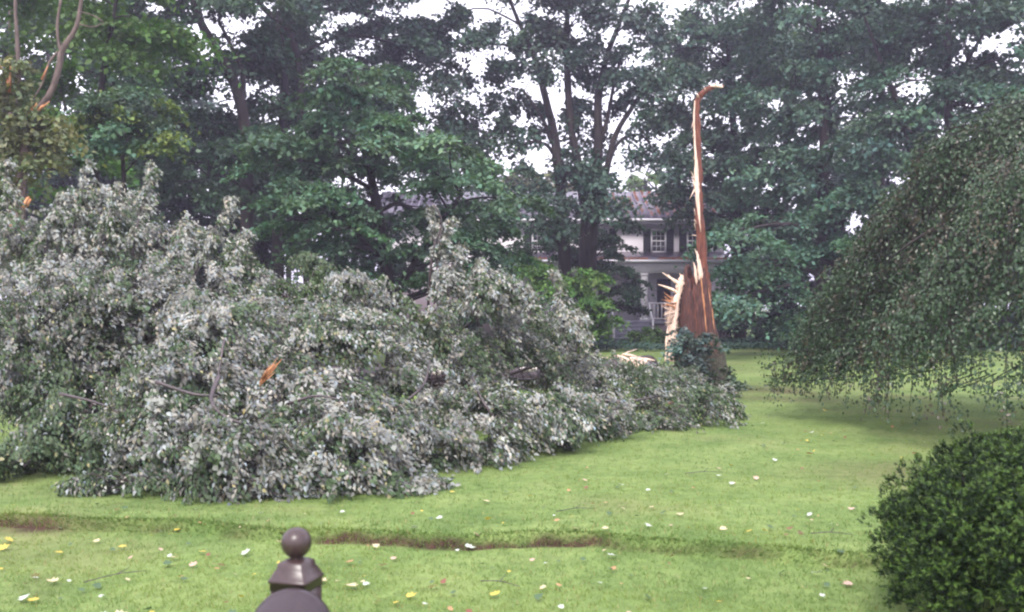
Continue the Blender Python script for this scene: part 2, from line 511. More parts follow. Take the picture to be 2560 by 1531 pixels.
seam_b.add(V, [(0, 1, 2, 3), (7, 6, 5, 4), (0, 4, 5, 1), (1, 5, 6, 2), (2, 6, 7, 3), (3, 7, 4, 0)])
seam_me = seam_b.mesh('seam', M['seam'])
xs_seam = np.arange(X0 + 0.2, X1 - 0.1, 0.42)
for x in xs_seam:
    o = link('seam', seam_me, roof); o.location.x = x
b = MB(); b.tube([(X0, EY0 - 0.07, EZ + 0.06), (X1, EY0 - 0.07, EZ + 0.06)], 0.075, 8); b.build('gutter', M['white'], house)
b = MB(); b.box(X0, X1, EY0 + 0.02, HY - 0.003, EZ - 0.14, EZ - 0.004); b.build('soffit', M['white'], house)

def window(px0, px1, py0, py1, Y, panes=(3, 4)):
    x0, x1, z1, z0 = xpx(px0, Y), xpx(px1, Y), zpx(py0, Y), zpx(py1, Y)
    fw = 0.07
    b = MB()
    b.box(x0, x0 + fw, Y - 0.07, Y - 0.003, z0, z1); b.box(x1 - fw, x1, Y - 0.07, Y - 0.003, z0, z1)
    b.box(x0 + fw, x1 - fw, Y - 0.07, Y - 0.003, z1 - fw, z1); b.box(x0 + fw, x1 - fw, Y - 0.07, Y - 0.003, z0, z0 + fw)
    zm = (z0 + z1) / 2
    b.box(x0 + fw, x1 - fw, Y - 0.066, Y - 0.003, zm - 0.03, zm + 0.03)
    w = b.build('window', M['white'], house)
    b = MB(); b.box(x0 - 0.05, x1 + 0.05, Y - 0.13, Y - 0.004, z0 - 0.07, z0 - 0.004); b.build('sill', M['white'], w)
    nx_, nz_ = panes
    mu = 0.022
    pw = (x1 - x0 - 2 * fw) / nx_; ph = (z1 - z0 - 2 * fw) / nz_
    m_ = MB(); m_.box(-pw / 2 + mu / 2, pw / 2 - mu / 2, -0.03, -0.01, -ph / 2 + mu / 2, ph / 2 - mu / 2)
    pm = m_.mesh('pane', M['glass'])
    for i in range(nx_):
        for j in range(nz_):
            o = link('pane', pm, w)
            o.location = (x0 + fw + pw * (i + 0.5), Y, z0 + fw + ph * (j + 0.5))
    m_ = MB()
    for i in range(1, nx_):
        m_.box(x0 + fw + pw * i - mu / 2, x0 + fw + pw * i + mu / 2, Y - 0.05, Y - 0.005, z0 + fw, zm - 0.03)
        m_.box(x0 + fw + pw * i - mu / 2, x0 + fw + pw * i + mu / 2, Y - 0.05, Y - 0.005, zm + 0.03, z1 - fw)
    for j in range(1, nz_):
        if j * 2 == nz_: continue
        zz = z0 + fw + ph * j
        m_.box(x0 + fw, x1 - fw, Y - 0.047, Y - 0.006, zz - mu / 2, zz + mu / 2)
    m_.build('muntin', M['white'], w)
    return x0, x1, z0, z1

def shutter(px0, px1, py0, py1, Y):
    x0, x1, z1, z0 = xpx(px0, Y), xpx(px1, Y), zpx(py0, Y), zpx(py1, Y)
    b = MB()
    fr = 0.05
    b.box(x0, x0 + fr, Y - 0.06, Y - 0.004, z0, z1); b.box(x1 - fr, x1, Y - 0.06, Y - 0.004, z0, z1)
    b.box(x0 + fr, x1 - fr, Y - 0.06, Y - 0.004, z0, z0 + 0.08); b.box(x0 + fr, x1 - fr, Y - 0.06, Y - 0.004, z1 - 0.08, z1)
    s = b.build('shutter', M['shutter'], house)
    m_ = MB()
    for zz in np.arange(z0 + 0.1, z1 - 0.1, 0.055):
        m_.add([(x0 + fr, Y - 0.045, zz), (x1 - fr, Y - 0.045, zz), (x1 - fr, Y - 0.015, zz + 0.05), (x0 + fr, Y - 0.015, zz + 0.05),
                (x0 + fr, Y - 0.035, zz - 0.006), (x1 - fr, Y - 0.035, zz - 0.006), (x1 - fr, Y - 0.006, zz + 0.044), (x0 + fr, Y - 0.006, zz + 0.044)],
               [(0, 1, 2, 3), (7, 6, 5, 4), (0, 4, 5, 1), (2, 6, 7, 3)])
    m_.build('louvre', M['shutter'], s)

for (w0, w1) in ((1627, 1665), (1717, 1755), (1487, 1522), (1330, 1366), (1110, 1146)):
    window(w0, w1, 574, 632, HY)
    shutter(w0 - 19, w0 - 1, 572, 633, HY)
    shutter(w1 + 1, w1 + 19, 572, 633, HY)
# ground floor: windows and dark door under the porch
b = MB(); dx0, dx1 = xpx(1642, HY), xpx(1676, HY)
b.box(dx0, dx1, HY - 0.06, HY - 0.003, 1.0, 3.1); dr = b.build('door', M['dark_inside'], house)
m_ = MB(); m_.tube([(dx1 - 0.1, HY - 0.1, 1.95), (dx1 - 0.1, HY - 0.06, 1.95)], 0.035, 8); m_.build('handle', M['seam'], dr)
for (w0, w1) in ((1700, 1738), (1560, 1600), (1400, 1440)):
    window(w0, w1, 700, 775, HY)

PY = 47.7
PX0, PX1 = xpx(1266, PY), xpx(1832, PY)
PZ = zpx(651, PY)
b = MB()
V = [(PX0, PY - 0.25, PZ), (PX1, PY - 0.25, PZ), (PX1, HY - 0.003, PZ + 0.55), (PX0, HY - 0.003, PZ + 0.55)]
V = V + [(x, y, z - 0.1) for x, y, z in V]
b.add(V, [(0, 1, 2, 3), (7, 6, 5, 4), (0, 4, 5, 1), (1, 5, 6, 2), (2, 6, 7, 3), (3, 7, 4, 0)])
b.build('porch_roof', M['roof'], house)
b = MB(); b.tube([(PX0, PY - 0.31, PZ - 0.06), (PX1, PY - 0.31, PZ - 0.06)], 0.07, 8); b.build('porch_gutter', M['white'], house)
b = MB(); b.box(PX0 + 0.1, PX1 - 0.1, PY - 0.05, PY + 0.2, zpx(683, PY), PZ - 0.105); b.build('porch_beam', M['white'], house)
b = MB(); b.box(PX0 + 0.1, PX1 - 0.1, PY + 0.203, HY - 0.045, PZ - 0.2, PZ - 0.12); b.build('porch_ceiling', M['step'], house)
FZ = zpx(803, PY)
b = MB(); b.box(PX0, PX1, PY - 0.1, HY - 0.045, FZ - 0.16, FZ); b.build('porch_floor', M['step'], house)
b = MB(); b.box(PX0 + 0.05, PX1 - 0.05, PY + 0.05, PY + 0.2, -0.2, FZ - 0.162); b.build('porch_base', M['porch_brick'], house)
for px in (1300, 1470, 1611, 1823):
    x = xpx(px, PY)
    b = MB(); b.box(x - 0.15, x + 0.15, PY - 0.07, PY + 0.23, FZ + 0.002, zpx(684, PY))
    b.box(x - 0.2, x + 0.2, PY - 0.09, PY + 0.27, FZ + 0.004, FZ + 0.16); b.box(x - 0.19, x + 0.19, PY - 0.085, PY + 0.26, zpx(684, PY) - 0.13, zpx(684, PY) - 0.004)
    b.build('column', M['white'], house)
for (p0, p1) in ((1620, 1812), (1306, 1462)):
    x0, x1 = xpx(p0, PY), xpx(p1, PY)
    b = MB(); b.box(x0, x1, PY + 0.02, PY + 0.1, FZ + 0.85, FZ + 0.92); b.box(x0, x1, PY + 0.02, PY + 0.1, FZ + 0.1, FZ + 0.15)
    rl = b.build('railing', M['white'], house)
    m_ = MB(); m_.box(-0.022, 0.022, PY + 0.04, PY + 0.08, FZ + 0.152, FZ + 0.848); bm_ = m_.mesh('baluster', M['white'])
    for x in np.arange(x0 + 0.12, x1 - 0.05, 0.19):
        o = link('baluster', bm_, rl); o.location.x = x
sx0, sx1 = xpx(1528, 47), xpx(1628, 47)
for k in range(5):
    ztop = FZ - 0.02 - 0.19 * k; y1 = PY - 0.12 - 0.3 * k
    b = MB(); b.box(sx0, sx1, y1 - 0.33, y1 - (0.003 if k == 0 else 0.034), ztop - 0.045, ztop); b.box(sx0 + 0.04, sx1 - 0.04, y1 - 0.30, y1 - 0.035, -0.1, ztop - 0.047)
    b.build('step', M['step'], house)
b = MB()
for s_ in (sx0 + 0.04, sx1 - 0.04):
    b.tube([(s_, PY - 0.2, FZ + 0.88), (s_, PY - 1.6, 0.95)], 0.035, 6)
    b.tube([(s_, PY - 1.55, -0.1), (s_, PY - 1.55, 1.0)], 0.045, 6)
b.build('handrail', M['white'], house)
# brick path in front of the steps
b = MB()
xx = np.linspace(sx0 - 0.3, sx1 + 0.5, 8)
V = [(x, 45.85, 0.035) for x in xx] + [(x + 0.1, 43.5, 0.035) for x in xx] + [(x, 45.85, -0.1) for x in xx] + [(x + 0.1, 43.5, -0.1) for x in xx]
n_ = len(xx); fs = [(i + n_, i + n_ + 1, i + 1, i) for i in range(n_ - 1)] + [(i + 2 * n_ + n_, i + 3 * n_ + 1, i + n_ + 1, i + n_) for i in range(n_ - 1)]
b.add(V, fs); tag(b.build('path', M['brick_walk']), 'red brick garden path at the foot of the porch steps', 'path', kind='structure')

# storm litter caught in lines along the roof seams and in the porch gutter
def litter(name, pts, label, parent=None):
    n = len(pts)
    al = rng.normal(0, 1, (n, 3)); al[:, 2] *= 0.3
    nr = np.tile(nrm_u, (n, 1)) + rng.normal(0, 0.5, (n, 3))
    c = np.array([0.33, 0.12, 0.05]) * rng.uniform(0.55, 1.5, (n, 1)) * np.array([1, 1, 1]) + rng.uniform(0, 0.03, (n, 3))
    tag(link(name, leaves_mesh(name, pts, al, nr, rng.uniform(0.05, 0.13, n), c, SIMPLE, M['leaf'])), label, 'leaf litter', kind='stuff')
pts = []
L = np.linalg.norm(sl)
for x in xs_seam:
    if x < xpx(1500, HY): continue
    for _ in range(rng.integers(8, 13)):
        s0 = rng.uniform(0.3, L - 0.6); ln = rng.uniform(0.3, 1.1)
        k = int(ln * 55)
        ss = np.clip(s0 + rng.uniform(0, ln, k), 0, L - 0.05)
        off = 0.03 + np.abs(rng.normal(0, 0.07, k)) * (0.3 + (ss - s0) / ln)
        p = c0 + ss[:, None] * sl_u + nrm_u * 0.012 + np.stack([x + off, 0 * off, 0 * off], -1)
        pts.append(p)
litter('roof_litter', np.concatenate(pts), 'rusty orange leaf litter in streaks down the dark roof')
n = 1500
xx = rng.uniform(PX0 + 0.1, PX1 - 0.2, n); s_ = np.abs(rng.normal(0, 0.25, n))
pts = np.stack([xx, PY - 0.2 + s_, PZ + 0.02 + s_ * 0.22 + rng.uniform(0, 0.03, n)], -1)
litter('porch_litter', pts[vnoise(xx, 0 * xx, 1.6, 31) > -0.25], 'rusty orange leaf litter along the edge of the porch roof')


# ------------------------------------------------------------------ trees
def jitter_col(base, n, per=0.25, clump=None):
    base = np.asarray(base, float)
    f = rng.uniform(1 - per, 1 + per, (n, 1))
    h = rng.normal(0, 0.08, (n, 1))
    c = base[None, :] * f * (1 + h * np.array([[1.0, 0.1, -0.8]]))
    if clump is not None:
        c = c * clump
    return np.clip(c, 0.004, 0.9)


def crown_leaves(blobs, leaf, dens, base, shape=SIMPLE, clump_r=0.75, flat=0.32, droop=0.35, tilt=0.5, hollow=0.45, up=-0.75, lai=2.4, mat_=None, name='crown', colour2=None, f2=0.2):
    P_, A_, N_, S_, C_ = [], [], [], [], []
    tips = []
    for (c, r) in blobs:
        c = np.asarray(c); r = np.asarray(r)
        vol = r[0] * r[1] * r[2]
        nc = max(5, int(dens * (r[0] * r[2] + r[0] * r[1] + r[1] * r[2]) / 3 / clump_r ** 2))
        dv = unit(rng.normal(0, 1, (nc * 3, 3)))
        dv = dv[dv[:, 2] > up][:nc]
        nc = len(dv)
        rr = rng.uniform(hollow, 1.0, nc) ** 0.7
        cc = c + dv * r * rr[:, None]
        tips.append((c, cc))
        N_want = lai * math.pi * (r[0] * r[2] * 0.65 + r[0] * r[1] * 0.35) / (0.2 * leaf ** 2)
        k = int(np.clip(N_want / nc, 8, 400))
        cs = clump_r * rng.uniform(0.55, 1.3, nc)
        ck = np.repeat(cc, k, 0); dk = np.repeat(dv, k, 0); sk = np.repeat(cs, k)
        n = len(ck)
        off = rng.normal(0, 0.45, (n, 3)) * sk[:, None]
        dh = dk.copy(); dh[:, 2] = 0; dh = unit(dh)
        off = off * np.array([1, 1, flat]) + dh * (np.abs(rng.normal(0, 0.25, (n, 1))) * sk[:, None])
        rad = np.einsum('ij,ij->i', off, dh)
        off[:, 2] -= droop * np.maximum(rad, -0.2 * sk) + 0.12 * (off[:, 0] ** 2 + off[:, 1] ** 2) / sk
        p = ck + off
        al = dh * 0.8 + rng.normal(0, 0.6, (n, 3)); al[:, 2] -= 0.35
        nr = np.array([0, 0, 1.0]) + dk * 0.45 + rng.normal(0, tilt, (n, 3))
        cl = np.repeat(rng.uniform(0.72, 1.3, (nc, 1)) * (1 + rng.normal(0, 0.05, (nc, 3))), k, 0)
        cc_ = jitter_col(base, n, 0.3, cl)
        if colour2 is not None:
            sel = np.repeat(rng.random(nc) < f2, k) & (rng.random(n) < 0.8)
            cc_[sel] = jitter_col(colour2, sel.sum(), 0.25)
        P_.append(p); A_.append(al); N_.append(nr); S_.append(leaf * rng.uniform(0.65, 1.3, n)); C_.append(cc_)
    p = np.concatenate(P_)
    keep = p[:, 2] > 0.03
    m_ = leaves_mesh(name, p[keep], np.concatenate(A_)[keep], np.concatenate(N_)[keep], np.concatenate(S_)[keep], np.concatenate(C_)[keep], shape, mat_ or M['leaf'])
    return m_, tips


def limb_path(a, b, sag=0.12):
    a, b = np.asarray(a, float), np.asarray(b, float)
    L_ = np.linalg.norm(b - a)
    m1 = a * 0.6 + b * 0.4 + np.array([0, 0, sag * L_]) + rng.normal(0, 0.04, 3) * L_
    m2 = a * 0.25 + b * 0.75 + np.array([0, 0, sag * L_ * 0.7]) + rng.normal(0, 0.04, 3) * L_
    return spline([a, m1, m2, b], 8)


def tree(name, label, cat, blobs, trunks, leaf=0.16, dens=3.2, base=(0.05, 0.10, 0.045), bark='bark', group=None, twigs=5, limbs=True, **kw):
    """blobs: (px, py, Y, rx px, rz px, ry m); trunks: lists of (px, py, Y, radius px) from the ground up."""
    tr = []
    for t_ in trunks:
        pts = []
        for (px, py, Y, rp) in t_:
            p = P(px, py, Y)
            pts.append([*p, rp / F * Y])
        tr.append(np.array(pts))
    g0 = tr[0][0]
    root = empty(name, (g0[0], g0[1], 0))
    tag(root, label, cat, group)
    B = []
    for (px, py, Y, rx, rz, ry) in blobs:
        B.append((P(px, py, Y), (rx / F * Y, ry, rz / F * Y)))
    m_, tips = crown_leaves(B, leaf * (1.2 if g0[1] > 21 else 1.0), dens, base, **kw)
    for q in tr:
        s_ = spline(q, 4 * len(q))
        if s_[0, 2] < 1.0:
            s_[0, 3] *= 1.25
        b = MB(); b.tube(s_[:, :3], np.maximum(s_[:, 3], 0.012), 8, jag=0.06)
        b.build('trunk', M[bark], root, smooth=True)
    if limbs:
        b = MB()
        allp = np.concatenate([spline(q, 14) for q in tr])
        for c, cc in tips:
            low = allp[allp[:, 2] < c[2] + 0.2]
            if len(low) == 0: low = allp[:1]
            w = np.linalg.norm(low[:, :3] - c, axis=1) + 0.6 * np.abs(low[:, 2] - (c[2] - 0.5))
            s0 = low[np.argmin(w)]
            r0 = max(0.02, min(s0[3] * 0.55, 0.09))
            pth = limb_path(s0[:3], c)
            b.tube(pth, np.linspace(r0, r0 * 0.4, 8), 5)
            for q in cc[rng.permutation(len(cc))[:twigs * 2]]:
                st = pth[rng.integers(3, 8)]
                b.tube(limb_path(st, q, 0.05), np.linspace(r0 * 0.35, 0.006, 8), 4)
        b.build('limb', M[bark], root, smooth=True)['kind'] = 'stuff'
    o = link('crown', m_, root)
    o['kind'] = 'stuff'
    return root


DK = (0.040, 0.078, 0.046)
MD = (0.046, 0.098, 0.050)
BL = (0.066, 0.124, 0.086)

# --- the dark trees on the left
tree('oak_tree', 'tall dark tree with a thick trunk leaning left above the fallen boughs', 'tree',
     [(560, 60, 32, 230, 110, 3.0), (330, 190, 31, 180, 110, 2.5), (420, 330, 33, 160, 110, 2.5), (620, 200, 34, 120, 120, 2.0), (250, 60, 33, 180, 100, 2.5),
      (520, 440, 33, 170, 120, 2.2), (430, -90, 32, 260, 110, 3), (660, 360, 31, 110, 60, 1.6)],
     [[(628, 900, 32, 22), (618, 600, 32, 18), (612, 330, 32, 15), (590, 220, 32, 14), (545, 130, 31.5, 12), (500, 50, 31, 10), (480, -60, 31, 7)],
      [(604, 300, 32, 6), (608, 190, 32, 6), (575, 110, 32, 5), (545, 50, 32, 4)],
      [(565, 175, 31.8, 6), (490, 180, 31, 6), (420, 190, 30.5, 6), (365, 180, 30, 5), (300, 155, 30, 4), (235, 140, 30, 3)],
      [(480, 235, 31, 3), (420, 200, 31, 4), (370, 190, 30.2, 4)]],
     leaf=0.17, dens=3.4, base=DK)
tree('tulip_tree', 'tall dark tree whose trunk forks beside bright gaps of sky', 'tree',
     [(790, 60, 37, 130, 120, 2.5), (700, 20, 36, 120, 70, 2.0), (660, 130, 37, 70, 70, 1.6), (740, 200, 37.5, 50, 50, 1.2), (960, 80, 38, 160, 130, 2.5), (880, 230, 38, 150, 110, 2.2), (1040, 150, 38, 80, 90, 1.8), (860, -70, 37, 260, 100, 2.5), (760, 330, 38, 70, 120, 1.6)],
     [[(695, 905, 35, 15), (692, 600, 35, 13), (705, 330, 35, 11), (712, 230, 35, 10), (708, 140, 35, 8), (690, 30, 35, 6)],
      [(775, 905, 35, 13), (765, 500, 35, 12), (750, 260, 35, 9), (745, 160, 35, 9), (722, 75, 35, 9), (672, 33, 35, 8), (640, 0, 35, 6)]],
     leaf=0.17, dens=3.0, base=(0.036, 0.070, 0.050))
tree('maple_tree', 'fresh green maple filling the top left corner', 'tree',
     [(330, 40, 22, 130, 70, 1.4), (420, 110, 23, 90, 50, 1.0), (190, 80, 22, 90, 60, 1.2), (250, 170, 22, 110, 60, 1.2), (170, -20, 22, 160, 60, 1.4), (160, 290, 22, 90, 120, 1.2), (130, 420, 22, 110, 110, 1.2)],
     [[(240, 950, 22, 12), (238, 500, 22, 10), (250, 250, 22, 8), (280, 60, 22, 5), (300, -40, 22, 3)]],
     leaf=0.13, dens=3.0, base=(0.062, 0.125, 0.030), bark='bark')
tree('young_maple_tree', 'young maple with broad blue-green and yellowish leaves on its drooping limbs', 'tree',
     [(270, 290, 20, 90, 55, 1.0), (350, 330, 20, 70, 50, 0.9), (240, 350, 20, 80, 55, 1.0), (380, 270, 20, 45, 35, 0.6), (400, 370, 20, 60, 35, 0.7), (310, 250, 20, 60, 30, 0.6)],
     [[(330, 960, 20, 9), (325, 700, 20, 8), (310, 450, 20, 6), (300, 300, 20, 3)], ],
     leaf=0.105, dens=2.6, base=(0.072, 0.120, 0.078), clump_r=0.42, colour2=(0.13, 0.18, 0.05), f2=0.2, shape=MAPLE)
tree('forest_tree', 'thin pale stems of a sparse tree rising at the far left edge', 'tree',
     [(60, 90, 30, 100, 60, 1.5), (150, 40, 31, 70, 50, 1.5), (20, 200, 30, 60, 80, 1.5)],
     [[(22, 930, 30, 5), (26, 400, 30, 5), (24, 100, 30, 4), (28, -30, 30, 3)],
      [(52, 930, 30, 6), (48, 350, 30, 6), (40, 120, 30, 5), (48, -30, 30, 4)]],
     leaf=0.14, dens=1.1, base=(0.06, 0.10, 0.05), bark='bark_young')
# --- wood behind, closing the view
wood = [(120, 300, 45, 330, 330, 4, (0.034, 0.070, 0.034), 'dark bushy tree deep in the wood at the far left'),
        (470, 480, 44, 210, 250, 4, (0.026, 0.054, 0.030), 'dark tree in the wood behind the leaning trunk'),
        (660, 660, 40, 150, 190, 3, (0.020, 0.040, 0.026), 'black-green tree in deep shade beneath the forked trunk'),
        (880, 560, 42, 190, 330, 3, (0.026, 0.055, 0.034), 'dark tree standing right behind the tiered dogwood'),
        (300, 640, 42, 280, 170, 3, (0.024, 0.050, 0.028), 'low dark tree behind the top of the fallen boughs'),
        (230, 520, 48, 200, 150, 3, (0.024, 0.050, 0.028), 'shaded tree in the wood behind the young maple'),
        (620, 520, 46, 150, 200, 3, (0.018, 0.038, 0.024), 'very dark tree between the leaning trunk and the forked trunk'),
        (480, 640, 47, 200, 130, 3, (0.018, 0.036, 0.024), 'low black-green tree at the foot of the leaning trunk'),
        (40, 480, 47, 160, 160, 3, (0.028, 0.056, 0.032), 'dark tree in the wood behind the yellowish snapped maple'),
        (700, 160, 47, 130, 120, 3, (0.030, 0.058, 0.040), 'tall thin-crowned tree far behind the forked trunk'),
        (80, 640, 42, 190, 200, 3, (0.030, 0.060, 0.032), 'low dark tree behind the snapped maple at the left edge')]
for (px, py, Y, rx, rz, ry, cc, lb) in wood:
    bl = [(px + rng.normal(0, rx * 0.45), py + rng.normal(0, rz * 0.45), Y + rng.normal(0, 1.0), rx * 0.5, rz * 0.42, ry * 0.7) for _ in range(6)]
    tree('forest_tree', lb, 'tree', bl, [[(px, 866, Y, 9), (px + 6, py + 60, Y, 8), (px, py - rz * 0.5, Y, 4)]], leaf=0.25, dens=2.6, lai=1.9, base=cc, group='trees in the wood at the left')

# --- dogwood with tiers of foliage
dog = []
rows = ((175, 830, 950), (235, 780, 1010), (300, 745, 1070), (360, 600, 1110), (415, 640, 1180), (470, 690, 1260), (520, 690, 1290), (570, 730, 1290), (620, 770, 1290), (675, 800, 1280), (730, 830, 1270), (790, 850, 1260))
for (py, xa, xb) in rows:
    for px in np.arange(xa + 40, xb, 78):
        px = px + rng.normal(0, 14); y_ = py + rng.normal(0, 10)
        if 925 < px < 1035 and 455 < y_: continue
        if py > 700 and px > 940 and rng.random() < 0.25: continue
        if py > 740 and 1040 < px < 1130: continue
        rx = rng.uniform(62, 100)
        dog.append((px, y_, 27 + rng.normal(0, 1.0) - (0.9 if rng.random() < 0.5 else 0), rx, 26, rx / F * 27 * 0.9))
tree('dogwood_tree', 'broad mid green dogwood with horizontal tiers of leaves before the house', 'tree', dog,
     [[(985, 925, 27.4, 20), (975, 750, 27.4, 17), (950, 560, 27.4, 14), (915, 380, 27.4, 9), (890, 220, 27.4, 4)],
      [(975, 760, 27.4, 10), (1060, 620, 27.2, 8), (1150, 490, 27, 5)]],
     leaf=0.13, dens=3.4, lai=2.6, base=(0.074, 0.140, 0.082), flat=0.16, droop=0.4, tilt=0.35, clump_r=0.6, up=-0.45, hollow=0.2)

# --- multi-stemmed tree against the sky
tree('silver_maple_tree', 'airy many-stemmed tree with dark trunks in front of the white sky', 'tree',
     [(1100, 330, 38, 90, 60, 1.5), (1290, 270, 38.5, 70, 60, 1.3), (1080, 60, 39, 90, 80, 1.6), (1700, 190, 37.5, 60, 50, 1.2), (1610, 60, 38.5, 60, 60, 1.4), (1480, 160, 38.5, 70, 60, 1.4), (1180, 130, 38, 110, 90, 1.8), (1120, 230, 38, 70, 60, 1.3), (1200, 310, 38, 100, 50, 1.4), (1290, 60, 38, 110, 80, 1.8), (1330, 200, 38, 80, 70, 1.5), (1430, 60, 38, 130, 90, 2.0), (1420, 250, 39, 80, 60, 1.4),
      (1540, 40, 38, 90, 80, 1.6), (1590, 170, 38, 90, 60, 1.4), (1660, 230, 37.5, 80, 60, 1.4), (1560, 250, 38, 60, 40, 1.2), (1250, 400, 38, 90, 60, 1.4), (1340, 330, 38, 60, 40, 1.0), (1480, 350, 38.5, 80, 50, 1.2), (1420, 430, 37, 110, 45, 1.2),
      (1540, 450, 37, 70, 30, 1.0), (1310, 500, 37, 80, 40, 1.2), (1400, 510, 36.5, 70, 35, 1.2), (1500, 520, 36.5, 60, 30, 1.0), (1330, 570, 36.5, 90, 35, 1.2), (1210, 520, 37, 60, 60, 1.2), (1640, 400, 38, 60, 50, 1.1), (1340, -70, 38, 300, 90, 2.5), (1600, 330, 38.5, 40, 30, 0.9)],
     [[(1420, 873, 38, 19), (1412, 650, 38, 16), (1406, 540, 38, 14), (1396, 420, 38, 13), (1386, 340, 38, 11), (1366, 255, 38, 9), (1335, 140, 38, 7), (1290, 40, 38, 5), (1262, -40, 38, 3)],
      [(1458, 873, 38.2, 19), (1462, 650, 38.2, 17), (1464, 540, 38.2, 14), (1447, 420, 38.2, 11), (1428, 320, 38.2, 9), (1419, 200, 38.2, 9), (1417, 90, 38.2, 7), (1424, -40, 38.2, 4)],
      [(1476, 700, 38, 14), (1482, 540, 38, 14), (1490, 440, 38, 13), (1497, 364, 38, 11), (1495, 255, 38, 10), (1515, 150, 38, 7), (1540, 80, 38, 6), (1580, -20, 38, 4)],
      [(1492, 560, 37.8, 7), (1512, 450, 37.8, 8), (1536, 346, 37.8, 7), (1578, 273, 37.6, 6), (1632, 205, 37.5, 5), (1725, 172, 37.4, 3)],
      [(1508, 470, 37.8, 4), (1534, 378, 37.8, 4), (1560, 346, 37.7, 4), (1588, 337, 37.6, 3.5), (1612, 345, 37.6, 3), (1640, 385, 37.5, 2)],
      [(1384, 385, 38, 5), (1365, 362, 37.8, 4.5), (1330, 356, 37.6, 4), (1300, 368, 37.5, 3), (1278, 400, 37.4, 2)],
      [(1380, 360, 38, 6), (1362, 310, 38, 5), (1340, 270, 38, 4), (1310, 230, 38, 3)],
      [(1500, 360, 38, 6), (1520, 290, 38, 5), (1535, 210, 38, 4), (1560, 120, 38, 3)]],
     leaf=0.17, dens=1.5, base=(0.055, 0.095, 0.072), clump_r=0.7, flat=0.6, hollow=0.2, up=-1, tilt=0.8, lai=2.3)

# --- far trees behind the house
for (px, py, Y, rx, rz, ry, cc, lb) in ((1330, 470, 72, 90, 80, 3.5, (0.11, 0.12, 0.05), 'olive brown tree beyond the house roof between the dark trunks'),
                                        (1640, 490, 75, 90, 60, 3.5, (0.10, 0.16, 0.05), 'small bright green tree just above the right end of the roof'),
                                        (430, 300, 62, 170, 170, 4, (0.040, 0.076, 0.050), 'far tree filling the view behind the leaning trunk'),
                                        (180, 600, 60, 200, 120, 4, (0.036, 0.070, 0.042), 'far low tree behind the top of the fallen crown'),
                                        (720, 520, 60, 120, 170, 4, (0.034, 0.066, 0.044), 'far tree glimpsed between the forked trunk and the dogwood'),
                                        (930, 330, 64, 130, 170, 4, (0.046, 0.084, 0.060), 'far tree above the tiered dogwood'),
                                        (2060, 480, 60, 200, 160, 4, (0.046, 0.086, 0.064), 'far tree closing the gaps of the right hand wood'),
                                        (1880, 620, 62, 110, 150, 4, (0.040, 0.076, 0.056), 'far tree right of the house and its porch'),
                                        (2330, 350, 58, 200, 180, 4, (0.044, 0.082, 0.060), 'far tree behind the top of the weeping tree'),
                                        (1120, 440, 70, 120, 120, 4, (0.06, 0.10, 0.06), 'grey green tree beyond the left half of the roof')):
    bl = [(px + rng.normal(0, rx * 0.4), py + rng.normal(0, rz * 0.4), Y + rng.normal(0, 1.5), rx * 0.5, rz * 0.5, ry * 0.7) for _ in range(6)]
    tree('distant_tree', lb, 'tree', bl, [[(px, 822, Y, 7), (px + 3, py + 30, Y, 6), (px, py - rz * 0.4, Y, 3)]], leaf=0.32, dens=2.2, lai=2.1, base=cc, group='trees beyond the house')

# --- the wall of big trees on the right
tree('beech_tree', 'hazy pale green tree just behind the tall splintered spar', 'tree',
     [(1740, 130, 45, 100, 80, 2.5), (1840, 90, 44, 110, 80, 2.5), (1760, 260, 44, 110, 80, 2.5), (1860, 220, 44, 100, 90, 2.5), (1790, 390, 43, 110, 80, 2.2), (1710, 350, 44, 60, 90, 1.8), (1800, 500, 43, 100, 60, 2), (1700, 480, 44, 50, 50, 1.5), (1900, 340, 43, 100, 90, 2.5), (1720, 545, 43, 55, 26, 1.2), (1680, 505, 43, 40, 22, 1.0), (1660, 300, 44, 50, 60, 1.4), (1680, 130, 44, 60, 60, 1.8), (1780, 40, 44, 90, 50, 2.0), (1900, 120, 44, 90, 80, 2.2), (1740, 440, 44, 60, 60, 1.8)],
     [[(1850, 860, 44, 14), (1845, 600, 44, 12), (1835, 350, 44, 9), (1820, 120, 44, 5)]],
     leaf=0.2, dens=2.6, base=(0.075, 0.135, 0.095))
tree('beech_tree', 'very tall blue-green tree in the middle of the right hand wood', 'tree',
     [(2000, 60, 38, 140, 110, 3), (2130, 130, 37, 130, 110, 2.8), (1960, 230, 38, 120, 100, 2.6), (2080, 300, 37, 140, 100, 2.6), (1930, 420, 37, 120, 90, 2.4), (2050, 460, 36, 130, 80, 2.4), (2190, 20, 38, 140, 90, 3), (2000, -80, 38, 250, 80, 3), (1880, 20, 39, 80, 60, 2)],
     [[(2050, 870, 37, 18), (2055, 600, 37, 16), (2060, 350, 37, 12), (2050, 100, 37, 7), (2040, -60, 37, 4)]],
     leaf=0.18, dens=3.0, base=BL)
